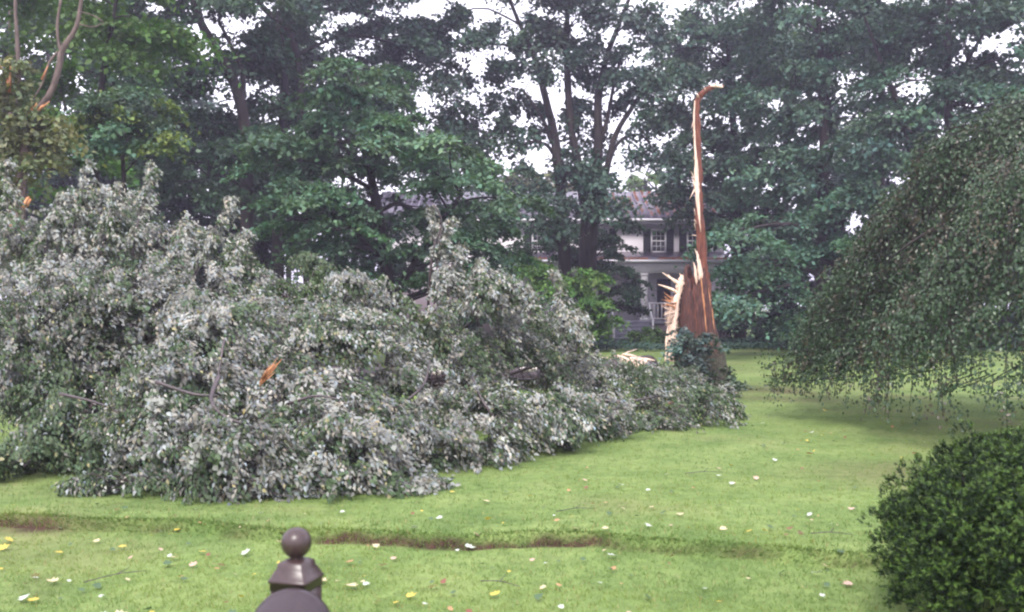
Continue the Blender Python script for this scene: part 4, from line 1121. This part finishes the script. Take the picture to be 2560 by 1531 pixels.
    #   px, py, Y, rx, rz, ry, shoots, pale, sprig
    boughs = [(430, 1110, 9.4, 170, 120, 0.8, 120, .72), (270, 1130, 10.0, 170, 90, 0.7, 60, .12), (600, 1140, 8.9, 210, 130, 0.8, 150, .74), (840, 1150, 9.0, 220, 110, 0.8, 150, .74), (1000, 1215, 8.9, 120, 50, 0.5, 60, .78), (760, 1030, 9.9, 200, 120, 0.9, 130, .74),  # shade of the lower-left hollow put into leaf colour by low pale values
              (1200, 1080, 10.6, 160, 120, 0.9, 130, .68), (1370, 1060, 11.6, 140, 110, 0.9, 120, .62), (1590, 1030, 13.6, 170, 90, 1.0, 120, .62), (1740, 1030, 14.0, 70, 85, 0.6, 60, .55), 
              (110, 850, 11.6, 240, 200, 1.3, 190, .70), (360, 830, 11.6, 220, 190, 1.3, 190, .68), (600, 870, 11.2, 220, 160, 1.3, 180, .74), (850, 880, 11.4, 200, 150, 1.2, 160, .72), (480, 960, 10.2, 220, 140, 1.0, 150, .74), (200, 1020, 10.6, 200, 100, 0.9, 70, .28),
              (1130, 910, 13.2, 150, 120, 1.1, 110, .62), (1260, 860, 14.0, 150, 130, 1.1, 130, .7), (1380, 900, 14.2, 110, 120, 1.0, 100, .62), (1040, 1000, 11.6, 150, 110, 1.0, 110, .68),
              (50, 650, 13.6, 160, 130, 1.1, 120, .68), (250, 600, 13.8, 150, 130, 1.1, 130, .64), (300, 530, 14.2, 70, 70, 0.6, 40, .66), (420, 640, 13.4, 110, 110, 0.9, 100, .72), (500, 640, 13.2, 55, 90, 0.5, 60, .7),
              (600, 640, 14.4, 50, 60, 0.5, 34, .42), (700, 760, 14.6, 130, 60, 0.9, 60, .30), (770, 690, 15.5, 60, 60, 0.6, 40, .12), (880, 760, 14.4, 100, 60, 0.9, 80, .74), 
              (1215, 750, 13.0, 100, 75, 0.6, 90, .76), (1110, 800, 15, 50, 70, 0.5, 28, .5), (870, 715, 12.6, 60, 40, 0.4, 40, .8), (1430, 850, 14.8, 50, 80, 0.5, 50, .66), (1500, 945, 15.5, 130, 60, 0.9, 80, .5), (1640, 965, 16.0, 110, 55, 0.8, 70, .45), (1600, 948, 17.6, 90, 40, 0.6, 56, .5), (1690, 938, 18.6, 60, 46, 0.4, 44, .4), (1790, 985, 18.0, 60, 30, 0.5, 34, .3), (1760, 975, 17, 60, 40, 0.6, 30, .3),
              (60, 1150, 9.6, 120, 60, 0.6, 50, .12), (130, 1080, 10.2, 130, 60, 0.7, 50, .25), (940, 1090, 9.8, 160, 100, 0.7, 100, .7), (1090, 1110, 10.2, 130, 90, 0.7, 80, .66), (440, 1060, 9.6, 200, 110, 0.8, 110, .7),
              (30, 930, 10.8, 140, 130, 0.9, 90, .6), (170, 940, 11.4, 220, 130, 0.8, 110, .5), (350, 1215, 8.8, 190, 34, 0.4, 60, .76), (700, 1210, 8.7, 250, 50, 0.5, 90, .72), (700, 980, 10.4, 200, 110, 0.8, 110, .74), (1480, 1040, 12.6, 130, 90, 0.8, 80, .6), (560, 760, 12.6, 180, 110, 1.0, 110, .74), (180, 720, 12.8, 180, 110, 1.0, 110, .7), (740, 840, 12.6, 170, 90, 0.9, 90, .74)]
    singles = []
    for (px, py, Y, rx, rz, ry, ns, pale) in boughs:
        c = P(px, py, Y); r = np.array([rx / F * Y, ry, rz / F * Y])
        k0 = int(np.argmin(np.linalg.norm(tr[:, :3] - c, axis=1)))
        bb = MB()
        a0 = tr[k0, :3].copy()
        if np.linalg.norm(a0 - c) > 0.3:
            bb.tube(limb_path(a0, c - np.array([0, 0, 0.3 * r[2]]), -0.02), np.linspace(min(0.035, 0.4 * tr[k0, 3]), 0.012, 8), 6, jag=0.06)
        else:
            bb.tube([c - np.array([0.3, 0, 0.1]), c + np.array([0.3, 0, 0.1])], 0.02, 5)
        P_, A_, N_, S_, C_ = [], [], [], [], []
        lean = np.array([0.28, 0, -0.18])
        ns = int(ns * 1.3)
        nsub = max(5, ns // 5)
        sub = rng.normal(0, 1, (nsub, 3))
        sub[:, 1] = np.where((sub[:, 1] > 0) & (rng.random(nsub) < 0.5), -sub[:, 1], sub[:, 1])
        sub = unit(sub)
        bT = rng.uniform(0.78, 1.18)
        lowrow = c[2] - 1.1 * r[2] < 0.35
        if not lowrow: sub[:, 2] = np.where(sub[:, 2] < -0.45, -0.6 * sub[:, 2], sub[:, 2])
        subR = rng.uniform(0.74, 1.16, nsub); subP = np.clip(pale * rng.uniform(0.45, 1.4, nsub), 0, 0.95); subT = rng.uniform(0.7, 1.2, nsub) * rng.uniform(0.82, 1.16); subP[rng.random(nsub) < 0.2] *= 0.3
        for s in range(ns):
            g = rng.integers(nsub)
            dv = sub[g] + rng.normal(0, 0.26, 3)
            dv = dv / np.linalg.norm(dv)
            tip = c + dv * r * subR[g] * rng.uniform(0.8, 1.05)
            st = c + sub[g] * r * rng.uniform(0.15, 0.6) + rng.normal(0, 0.05, 3) * r - np.array([0, 0, 0.1 * r[2]])
            L_ = np.linalg.norm(tip - st)
            mid = (st + tip) / 2 + np.array([0, 0, 0.22 * L_]) + rng.normal(0, 0.06, 3) * L_
            tip = tip + lean * rng.uniform(0.1, 0.55) * L_
            path = spline([st, mid, tip], 9)
            path[:, 2] = np.maximum(path[:, 2], 0.05 + 0.04 * rng.random())
            if s % 2 == 0:
                bb.tube(path, np.linspace(0.009, 0.003, 9), 3)
            k = int(20 + L_ * 57)
            t_ = 8 * rng.uniform(0.12, 0.999, k); q = t_.astype(int); f = (t_ - q)[:, None]
            p = path[q] * (1 - f) + path[q + 1] * f
            tg = unit(path[q + 1] - path[q])
            p = p + rng.normal(0, 0.030, (k, 3))
            p[:, 2] = np.maximum(p[:, 2], 0.03)
            al = tg * 0.5 + np.array([0.35, -0.1, -0.65]) + rng.normal(0, 0.3, 3) + rng.normal(0, 0.28, (k, 3))
            nr = dv * 0.6 + np.array([-0.1, -0.45, 0.6]) + rng.normal(0, 0.45, 3) + rng.normal(0, 0.32, (k, 3))
            sp_ = np.clip(subP[g] * 1.25, 0, 0.93) if rng.random() < subP[g] + 0.1 else subP[g] * 0.5
            isp = rng.random(k) < sp_; sT = subT[g] * rng.uniform(0.72, 1.22)
            cp = jitter_col((0.252, 0.258, 0.244), k, 0.28, np.full((1, 1), sT))
            cg = jitter_col((0.062, 0.098, 0.046), k, 0.35)
            cy = jitter_col((0.27, 0.26, 0.14), k, 0.25)
            cc = np.where(isp[:, None], cp, cg)
            cc = np.where((rng.random(k) < 0.02)[:, None], cy, cc)
            P_.append(p); A_.append(al); N_.append(nr); S_.append(rng.uniform(0.032, 0.062, k)); C_.append(cc)
        bo = bb.build('bough', M['bark_wet'], root)
        pp, aa, nn, ss, cc = map(np.concatenate, (P_, A_, N_, S_, C_))
        # the crown is torn open over two stretches of the fallen trunk and at one gap near its top
        ux, uy = 1280 + pp[:, 0] / pp[:, 1] * F, 765.5 - (pp[:, 2] - CAMZ) / pp[:, 1] * F
        gone = np.zeros(len(pp), bool)
        for (gx_, gy_, wx, wy) in ((1315, 930, 46, 20), (1090, 946, 30, 26), (500, 690, 16, 40)):
            gone |= (((ux - gx_) / wx) ** 2 + ((uy - gy_) / wy) ** 2) * rng.uniform(0.7, 1.4, len(pp)) < 1
        pp, aa, nn, ss, cc = (v[~gone] for v in (pp, aa, nn, ss, cc))
        # the leaves nearest the viewer become objects of their own
        if Y < 10:
            order = np.argsort(pp[:, 1] - 0.4 * (pp[:, 2]))[:50]
            sel = np.zeros(len(pp), bool); sel[order] = True
            for i in np.where(sel)[0]:
                singles.append((bo, pp[i], aa[i], nn[i], ss[i] * 1.05, cc[i]))
            pp, aa, nn, ss, cc = (v[~sel] for v in (pp, aa, nn, ss, cc))
        link('foliage', leaves_mesh('foliage', pp, aa, nn, ss, cc, BROAD, M['leaf_pale']), bo)['kind'] = 'stuff'
    # sprigs: long shoots standing up out of the mass, leafy along their whole length
    sprigs = [([(170, 660), (190, 540), (222, 398)], 12.4, .34, 60, .74), ([(250, 640), (275, 540), (290, 455)], 12.4, .3, 44, .7), ([(330, 640), (352, 520), (378, 405)], 12.5, .26, 46, .7), ([(20, 620), (18, 500), (14, 400)], 12.6, .26, 44, .62),
              ([(110, 640), (130, 560), (150, 480)], 12.3, .34, 46, .74), ([(420, 700), (440, 620), (455, 560)], 12.2, .34, 46, .74), ([(480, 700), (530, 590), (572, 492)], 12.2, .26, 46, .76), ([(540, 720), (580, 640), (612, 575)], 12.2, .26, 40, .66),
              ([(600, 760), (610, 700), (640, 650)], 12.4, .26, 26, .4), ([(1080, 820), (1092, 660), (1066, 512)], 12.7, .22, 46, .8), ([(1090, 640), (1105, 580), (1125, 545)], 12.7, .22, 26, .8), ([(1120, 740), (1130, 660), (1150, 610)], 12.7, .28, 40, .8), ([(1180, 790), (1190, 710), (1195, 650)], 12.7, .3, 44, .8),
              ([(1240, 790), (1255, 730), (1262, 690)], 12.8, .28, 36, .76), ([(1320, 810), (1325, 760), (1310, 720)], 12.8, .26, 30, .74), ([(1410, 830), (1402, 750), (1374, 678)], 12.8, .2, 44, .8), ([(1440, 880), (1446, 830), (1452, 790)], 13.2, .2, 26, .7),
              ([(910, 800), (930, 740), (952, 690)], 12.7, .18, 20, .7), ([(1055, 820), (1010, 760), (962, 706)], 12.8, .17, 24, .34), ([(1040, 830), (1030, 790), (1008, 745)], 12.9, .2, 24, .2), ([(860, 790), (880, 740), (900, 700)], 12.7, .24, 30, .76), ([(760, 780), (770, 720), (790, 665)], 13.2, .26, 30, .14), ([(730, 790), (720, 740), (700, 700)], 13.2, .24, 24, .2), ([(820, 790), (830, 750), (845, 715)], 12.9, .2, 22, .5)]
    sprigs += [([(1770, 1010), (1815, 1025), (1848, 1075)], 14.4, .34, 40, .35), ([(1780, 990), (1825, 1005), (1865, 1062)], 14.6, .28, 30, .3), ([(1800, 1040), (1835, 1060), (1870, 1085)], 13.6, .25, 26, .5)]
    for rows, Y, tl, nt_, pale in sprigs:
        q_ = spline([P(x, y, Y + 0.12 * i) for i, (x, y) in enumerate(rows)], 20)
        bb = MB(); bb.tube(q_, np.linspace(0.016, 0.004, 20), 5, jag=0.06)
        P_, A_, N_, S_, C_ = [], [], [], [], []
        for s in range(nt_):
            u = 19 * rng.uniform(0.05, 1.0) ** 0.9; i = min(int(u), 18); f = u - i
            st = q_[i] * (1 - f) + q_[i + 1] * f
            a = rng.uniform(0, 2 * math.pi); L_ = tl * rng.uniform(0.5, 1.15) * (1.15 - 0.75 * u / 19)
            out = np.array([math.cos(a), math.sin(a), 0])
            tip = st + out * L_ * 0.75 + np.array([0.06, 0, -0.35 * L_])
            path = spline([st, (st + tip) / 2 + np.array([0, 0, 0.28 * L_]), tip], 6)
            if s % 2 == 0: bb.tube(path, np.linspace(0.005, 0.002, 6), 3)
            k = int(12 + L_ * 80)
            t_ = 5 * rng.uniform(0.1, 0.999, k); q = t_.astype(int); f = (t_ - q)[:, None]
            p = path[q] * (1 - f) + path[q + 1] * f + rng.normal(0, 0.022, (k, 3))
            isp = rng.random(k) < (min(pale * 1.2, 0.93) if rng.random() < pale else pale * 0.5)
            cc = np.where(isp[:, None], jitter_col((0.265, 0.272, 0.25), k, 0.28), jitter_col((0.060, 0.100, 0.036), k, 0.35))
            P_.append(p); A_.append(out * 0.4 + np.array([0.25, 0, -0.7]) + rng.normal(0, 0.35, (k, 3))); N_.append(out * 0.5 + np.array([0, -0.45, 0.6]) + rng.normal(0, 0.45, (k, 3)))
            S_.append(rng.uniform(0.034, 0.066, k)); C_.append(cc)
        bo = bb.build('bough', M['bark_wet'], root)
        link('foliage', leaves_mesh('foliage', *map(np.concatenate, (P_, A_, N_, S_, C_)), BROAD, M['leaf_pale']), bo)['kind'] = 'stuff'
    one = {}
    for key, cl in (('pale', (0.25, 0.262, 0.24)), ('mid', (0.18, 0.19, 0.17)), ('green', (0.052, 0.088, 0.036)), ('yellow', (0.25, 0.24, 0.13))):
        z = np.zeros((1, 3))
        one[key] = leaves_mesh('leaf', z, np.array([[0, 1.0, 0]]), np.array([[0, 0, 1.0]]), np.ones(1), np.array([cl]), MAPLE, M['leaf_pale'])
    for (bo, p, a, n_, s, c) in singles[:300]:
        key = 'green' if c[0] < 0.12 else ('yellow' if c[2] < 0.6 * c[0] else ('pale' if c[0] > 0.2 else 'mid'))
        a = a / np.linalg.norm(a); sd = np.cross(a, n_); sd /= np.linalg.norm(sd); nn_ = np.cross(sd, a)
        m_ = Matrix(((sd[0], a[0], nn_[0], 0), (sd[1], a[1], nn_[1], 0), (sd[2], a[2], nn_[2], 0), (0, 0, 0, 1)))
        o = link('leaf', one[key], bo)
        o.location = tuple(p); o.rotation_euler = m_.to_3x3().to_euler(); o.scale = (s, s, s)
fallen_tree()


# ------------------------------------------------------------------ snapped maple at the left edge
def snapped_maple():
    Y = 16.5
    root = empty('snapped_maple_tree', (*P(45, 1013, Y)[:2], 0))
    tag(root, 'snapped maple at the left edge with yellowish leaves and torn orange wood', 'broken tree')
    b = MB(); q = spline([[*P(44, 1015, Y), .13], [*P(46, 700, Y), .11], [*P(52, 455, Y), .095], [*P(66, 360, Y), .085], [*P(84, 292, Y), .06]], 16)
    b.tube(q[:, :3], q[:, 3], 9, jag=0.06); b.build('trunk', M['bark_young'], root, smooth=True)
    for rows in ([(88, 285, 8), (105, 262, 8), (130, 225, 8), (147, 170, 8), (155, 125, 7.5), (185, 80, 6), (197, 40, 5), (205, -20, 4)],
                 [(152, 126, 5), (146, 105, 4), (143, 60, 3.5), (152, 0, 3)], [(144, 130, 3), (122, 160, 3.5), (108, 205, 2.5), (82, 250, 1.5)],
                 [(196, 60, 2), (230, 68, 1.6), (260, 58, 1)], [(200, 30, 2), (235, 40, 1.5), (258, 55, 1)], [(68, 355, 5), (95, 345, 4), (130, 335, 2.5), (160, 330, 1.5)],
                 [(48, 210, 5), (44, 120, 5), (38, 20, 4), (40, -30, 3)]):
        q_ = spline([[*P(x, y, Y), r / F * Y] for x, y, r in rows], 14); b = MB(); b.tube(q_[:, :3], q_[:, 3], 7, jag=0.06); b.build('limb', M['bark_young'], root, smooth=True)
    for (x0, y0, x1, y1, w) in ((74, 285, 92, 258, .035), (90, 282, 124, 254, .03), (84, 292, 104, 300, .02), (78, 280, 80, 254, .025), (94, 276, 108, 262, .03), (90, 300, 98, 314, .03), (20, 228, 18, 196, .03), (22, 232, 26, 165, .03), (104, 200, 120, 165, .02), (0, 168, 6, 172, .04), (70, 495, 62, 525, .05), (66, 515, 78, 498, .04)):
        b = MB(); b.shard(P(x0, y0, Y - 0.08), P(x1, y1, Y - 0.1), w, 0.3, 0.7); b.build('splinter', M['orange_wood'], root)
    B = [(P(*p[:3]), (p[3] / F * Y, p[5], p[4] / F * Y)) for p in ((35, 240, Y, 40, 60, 0.4), (60, 300, Y, 50, 40, 0.4), (30, 350, Y, 60, 50, 0.5), (130, 335, Y, 60, 35, 0.4), (100, 400, Y, 45, 40, 0.4), (35, 170, Y, 30, 30, 0.3), (150, 310, Y, 50, 25, 0.3), (20, 430, Y, 50, 50, 0.4))]
    m_, _ = crown_leaves(B, 0.1, 2.6, (0.120, 0.142, 0.070), MAPLE, clump_r=0.24, flat=0.8, hollow=0.1, up=-1, tilt=0.9, droop=0.8, colour2=(0.19, 0.19, 0.09), f2=0.3)
    link('crown', m_, root)['kind'] = 'stuff'
snapped_maple()


# ------------------------------------------------------------------ mailbox on its post
def mailbox():
    Y = 2.42
    cx = (741 - 1280) / F * Y
    root = empty('mailbox', (cx, Y, -0.13))
    tag(root, 'dark bronze arched mailbox with a ball-topped square post in the foreground', 'mailbox')
    rot = Matrix.Rotation(R(-17), 4, 'Z')
    def z_(py, Y_=Y): return CAMZ - (py - 765.5) / F * Y_
    def w_(px, Y_=Y): return px / F * Y_
    def sq(rows, bev=0.12):
        V, n_ = [], 0
        for hw, z in rows:
            e = hw * (1 - bev)
            for (x, y) in ((hw, -e), (hw, e), (e, hw), (-e, hw), (-hw, e), (-hw, -e), (-e, -hw), (e, -hw)):
                p = rot @ Vector((x, y, 0)); V.append((cx + p.x, Y + p.y, z))
        k = 8
        fs = [(a * k + i, a * k + (i + 1) % k, (a + 1) * k + (i + 1) % k, (a + 1) * k + i) for a in range(len(rows) - 1) for i in range(k)]
        fs.append(tuple(range(k - 1, -1, -1))); fs.append(tuple((len(rows) - 1) * k + i for i in range(k)))
        b_ = MB(); b_.add(V, fs); return b_
    hwp = w_(47)
    sq([(hwp, -0.3), (hwp, z_(1467))], 0.06).build('post', M['bronze'], root)
    sq([(w_(49), z_(1468)), (w_(49), z_(1450)), (w_(52), z_(1449)), (w_(52), z_(1443)), (w_(49), z_(1440)), (w_(41), z_(1424)), (w_(36), z_(1416)), (w_(34), z_(1404)), (w_(26), z_(1399)), (w_(19), z_(1396))], 0.08).build('post_cap', M['bronze'], root)
    # ball finial on its short neck
    r = w_(38); zc = z_(1357)
    prof = [(w_(17), z_(1397)), (w_(15), z_(1394))]
    for a in np.linspace(-66, 90, 22):
        prof.append((max(r * math.cos(R(a)), 1e-4), zc + r * math.sin(R(a))))
    ns = 32; V = []
    for (rr, z) in prof:
        for k in range(ns):
            V.append((cx + rr * math.cos(2 * math.pi * k / ns), Y + rr * math.sin(2 * math.pi * k / ns), z))
    b = MB(); b.add(V, [(a * ns + k, a * ns + (k + 1) % ns, (a + 1) * ns + (k + 1) % ns, (a + 1) * ns + k) for a in range(len(prof) - 1) for k in range(ns)] + [tuple(range(ns - 1, -1, -1))])
    b.build('ball_finial', M['bronze'], root, smooth=True)
    # arched box in front of the post, running toward the viewer
    mx = (730 - 1280) / F * 2.3; yb, yf = 2.315, 1.83
    rad = 0.102; ztop = z_(1466, yb); zc2 = ztop - rad; zbot = zc2 - 0.12
    def arch(rr, y, zb):
        return [(mx - rr, y, zb)] + [(mx - rr * math.cos(R(a)), y, zc2 + rr * math.sin(R(a))) for a in np.linspace(0, 180, 25)] + [(mx + rr, y, zb)]
    def shell(name, rows, mm, par):
        V = []; k = 27
        for rr, y in rows: V += arch(rr, y, zbot)
        fs = [(a * k + i, a * k + i + 1, (a + 1) * k + i + 1, (a + 1) * k + i) for a in range(len(rows) - 1) for i in range(k - 1)]
        fs += [(a * k + k - 1, a * k, (a + 1) * k, (a + 1) * k + k - 1) for a in range(len(rows) - 1)]
        fs.append(tuple(range(k - 1, -1, -1))); fs.append(tuple((len(rows) - 1) * k + i for i in range(k)))
        b_ = MB(); b_.add(V, fs); return b_.build(name, mm, par)
    shell('box', [(rad - 0.006, yb), (rad - 0.003, yb - 0.004), (rad - 0.003, yb - 0.03), (rad - 0.008, yb - 0.034), (rad - 0.008, yf + 0.03)], M['bronze_dark'], root)
    shell('door', [(rad, yf + 0.028), (rad, yf + 0.004), (rad - 0.006, yf)], M['bronze_dark'], root)
    b = MB(); b.box(mx - 0.05, mx + 0.05, yf + 0.05, Y - hwp - 0.002, zbot - 0.05, zbot - 0.002); b.build('bracket', M['bronze'], root)
    b = MB(); b.box(mx + rad + 0.001, mx + rad + 0.006, 1.95, 1.985, zbot + 0.03, zbot + 0.16); b.box(mx + rad + 0.0012, mx + rad + 0.0062, 1.9855, 2.03, zbot + 0.12, zbot + 0.16); b.build('flag', M['bronze'], root)
mailbox()


# ------------------------------------------------------------------ leaves blown over the lawn
kinds = {'silver': ((0.48, 0.52, 0.46), 'pale silver-green leaf'), 'yellow': ((0.50, 0.40, 0.08), 'yellow leaf'), 'cream': ((0.52, 0.44, 0.28), 'cream coloured leaf'),
         'orange': ((0.42, 0.23, 0.12), 'orange brown leaf'), 'pink': ((0.48, 0.33, 0.27), 'pinkish leaf'), 'red': ((0.20, 0.075, 0.055), 'dark red leaf'), 'green': ((0.07, 0.12, 0.06), 'dark green leaf')}
def litter_mesh(cl, seed):
    r_ = np.random.default_rng(seed)
    out = [(0, 0), (0.3, 0.05), (0.52, 0.3), (0.3, 0.42), (0.5, 0.66), (0.2, 0.66), (0, 1)]
    pts = out + [(-x, y) for x, y in out[1:-1][::-1]]
    curl = r_.uniform(0.15, 0.5)
    V = [(x * 0.95, y - 0.5, curl * (x * x) + 0.35 * curl * (y - 0.5) ** 2 + r_.uniform(0, 0.05)) for x, y in pts] + [(0, 0.0, -0.02)]
    n_ = len(pts)
    fs = [(i, (i + 1) % n_, n_) for i in range(n_)]
    b_ = MB(); b_.add(V, fs)
    m_ = np_mesh('fallen_leaf', np.concatenate(b_.v), b_.i, b_.l, M['leaf_pale'], colors=np.tile(cl, (n_ + 1, 1)))
    return m_
meshes = {k: [litter_mesh(v[0], 50 + 7 * i + j) for j in range(3)] for i, (k, v) in enumerate(kinds.items())}
known = [(90, 1462, 'cream', .10), (243, 1373, 'cream', .09), (612, 1407, 'silver', .10), (60, 1520, 'silver', .11), (80, 1522, 'yellow', .09), (20, 1330, 'yellow', .09), (12, 1350, 'yellow', .10), (308, 1345, 'yellow', .085), (145, 1405, 'yellow', .08),
         (435, 1417, 'cream', .09), (485, 1434, 'pink', .08), (555, 1440, 'pink', .09), (880, 1500, 'cream', .11), (806, 1483, 'cream', .10), (940, 1395, 'cream', .08), (1035, 1381, 'silver', .10), (955, 1442, 'pink', .09), (1085, 1497, 'cream', .09), (1110, 1483, 'red', .07), (1528, 1420, 'silver', .10),
         (1620, 1382, 'silver', .09), (1515, 1388, 'cream', .08), (2045, 1460, 'silver', .10), (2065, 1445, 'cream', .10), (2117, 1488, 'pink', .09), (1975, 1335, 'red', .09), (1795, 1275, 'silver', .10), (1700, 1300, 'cream', .08), (1830, 1218, 'silver', .09), (1797, 1197, 'silver', .08),
         (1938, 1160, 'silver', .09), (1960, 1116, 'silver', .09), (2030, 1086, 'silver', .10), (1908, 1060, 'silver', .09), (1922, 1043, 'silver', .08), (2128, 1287, 'pink', .09), (1910, 1385, 'yellow', .08), (1870, 1394, 'yellow', .08), (1810, 1388, 'cream', .08), (2000, 1348, 'pink', .08), (1130, 1240, 'yellow', .07),
         (1325, 1251, 'yellow', .07), (1100, 1305, 'silver', .09), (1215, 1262, 'cream', .08), (1030, 1520, 'yellow', .09), (1235, 1515, 'yellow', .09), (2060, 1030, 'yellow', .09), (1460, 1210, 'pink', .07), (1190, 1390, 'pink', .08), (1440, 1340, 'cream', .07)]
zones = ((7.0, 'near lawn before the earth step'), (9.6, 'lawn just beyond the earth step'), (30, 'open lawn farther off toward the broken trunk'))
spots = []
for (px, py, k, s) in known:
    Y_ = 4092 / (py - 765.5)
    if Y_ < 7.0: Y_ *= 1 + 0.13 / 1.7
    spots.append(((px - 1280) / F * Y_, Y_, k, s * 0.78))
kk = list(kinds); pr = [0.18, 0.09, 0.13, 0.17, 0.08, 0.09, 0.26]
while len(spots) < 290:
    py = 1010 + 530 * rng.random() ** 0.9; Y_ = 4092 / (py - 765.5); X_ = rng.uniform(-0.55, 0.55) * Y_
    px = 1280 + X_ / Y_ * F
    edge = np.interp(px, [0, 400, 900, 1100, 1300, 1500, 1750, 1850, 2560], [1240, 1265, 1290, 1260, 1215, 1165, 1130, 1090, 1010])
    if py < edge or (px > 2150 and py > 1150): continue
    if py > edge + 120 and rng.random() < 0.35: continue
    spots.append((X_, Y_, kk[rng.choice(len(kk), p=pr)], 0.040 * math.exp(rng.normal(0, 0.30))))
for i, (x, y, k, s) in enumerate(spots):
    o = bpy.data.objects.new('fallen_leaf', meshes[k][i % 3])
    o.location = (x, y, float(ground_z(x, y)) + 0.028)
    o.rotation_euler = (rng.normal(0, 0.25) + 0.12, rng.normal(0, 0.25), rng.uniform(0, 6.28))
    o.scale = (s * rng.uniform(0.8, 1.15), s, s)
    zn = [z for lim, z in zones if y < lim][0]
    lb = kinds[k][1] + ' lying on the ' + zn
    tag(o, lb, 'leaf', 'scattered ' + lb.replace(' leaf ', ' leaves '))
    col.objects.link(o)
# broken twigs blown onto the lawn
for (px, py, ln, an, lb) in ((1440, 1290, 0.34, 0.3, 'thin dark twig lying on the lawn below the middle of the fallen crown'), (290, 1415, 0.4, 0.7, 'thin dark twig lying on the near lawn at the left'), (2080, 1350, 0.3, -0.2, 'short dark twig lying on the lawn left of the yew bush'),
                             (1760, 1190, 0.4, 0.1, 'thin dark twig on the lawn before the right end of the fallen crown'), (1250, 1440, 0.28, -0.5, 'short dark twig lying on the near lawn right of the mailbox'), (1990, 1010, 0.5, 0.15, 'dark leafless twig lying on the lawn by the weeping branches')):
    Y_ = 4092 / (py - 765.5); X_ = (px - 1280) / F * Y_
    z_ = float(ground_z(X_, Y_)) + 0.03
    b = MB(); dx, dy = math.cos(an) * ln / 2, math.sin(an) * ln / 2
    b.tube(spline([(X_ - dx, Y_ - dy, z_), (X_, Y_ + 0.02, z_ + 0.012), (X_ + dx, Y_ + dy, z_ + 0.004)], 8), np.linspace(0.0036, 0.0018, 8), 5)
    b.tube([(X_, Y_ + 0.02, z_ + 0.012), (X_ + 0.3 * dx, Y_ + 0.02 + 0.09, z_ + 0.03)], [0.004, 0.002], 4)
    tag(b.build('fallen_twig', M['bark_wet']), lb, 'twig', 'broken twigs on the lawn')
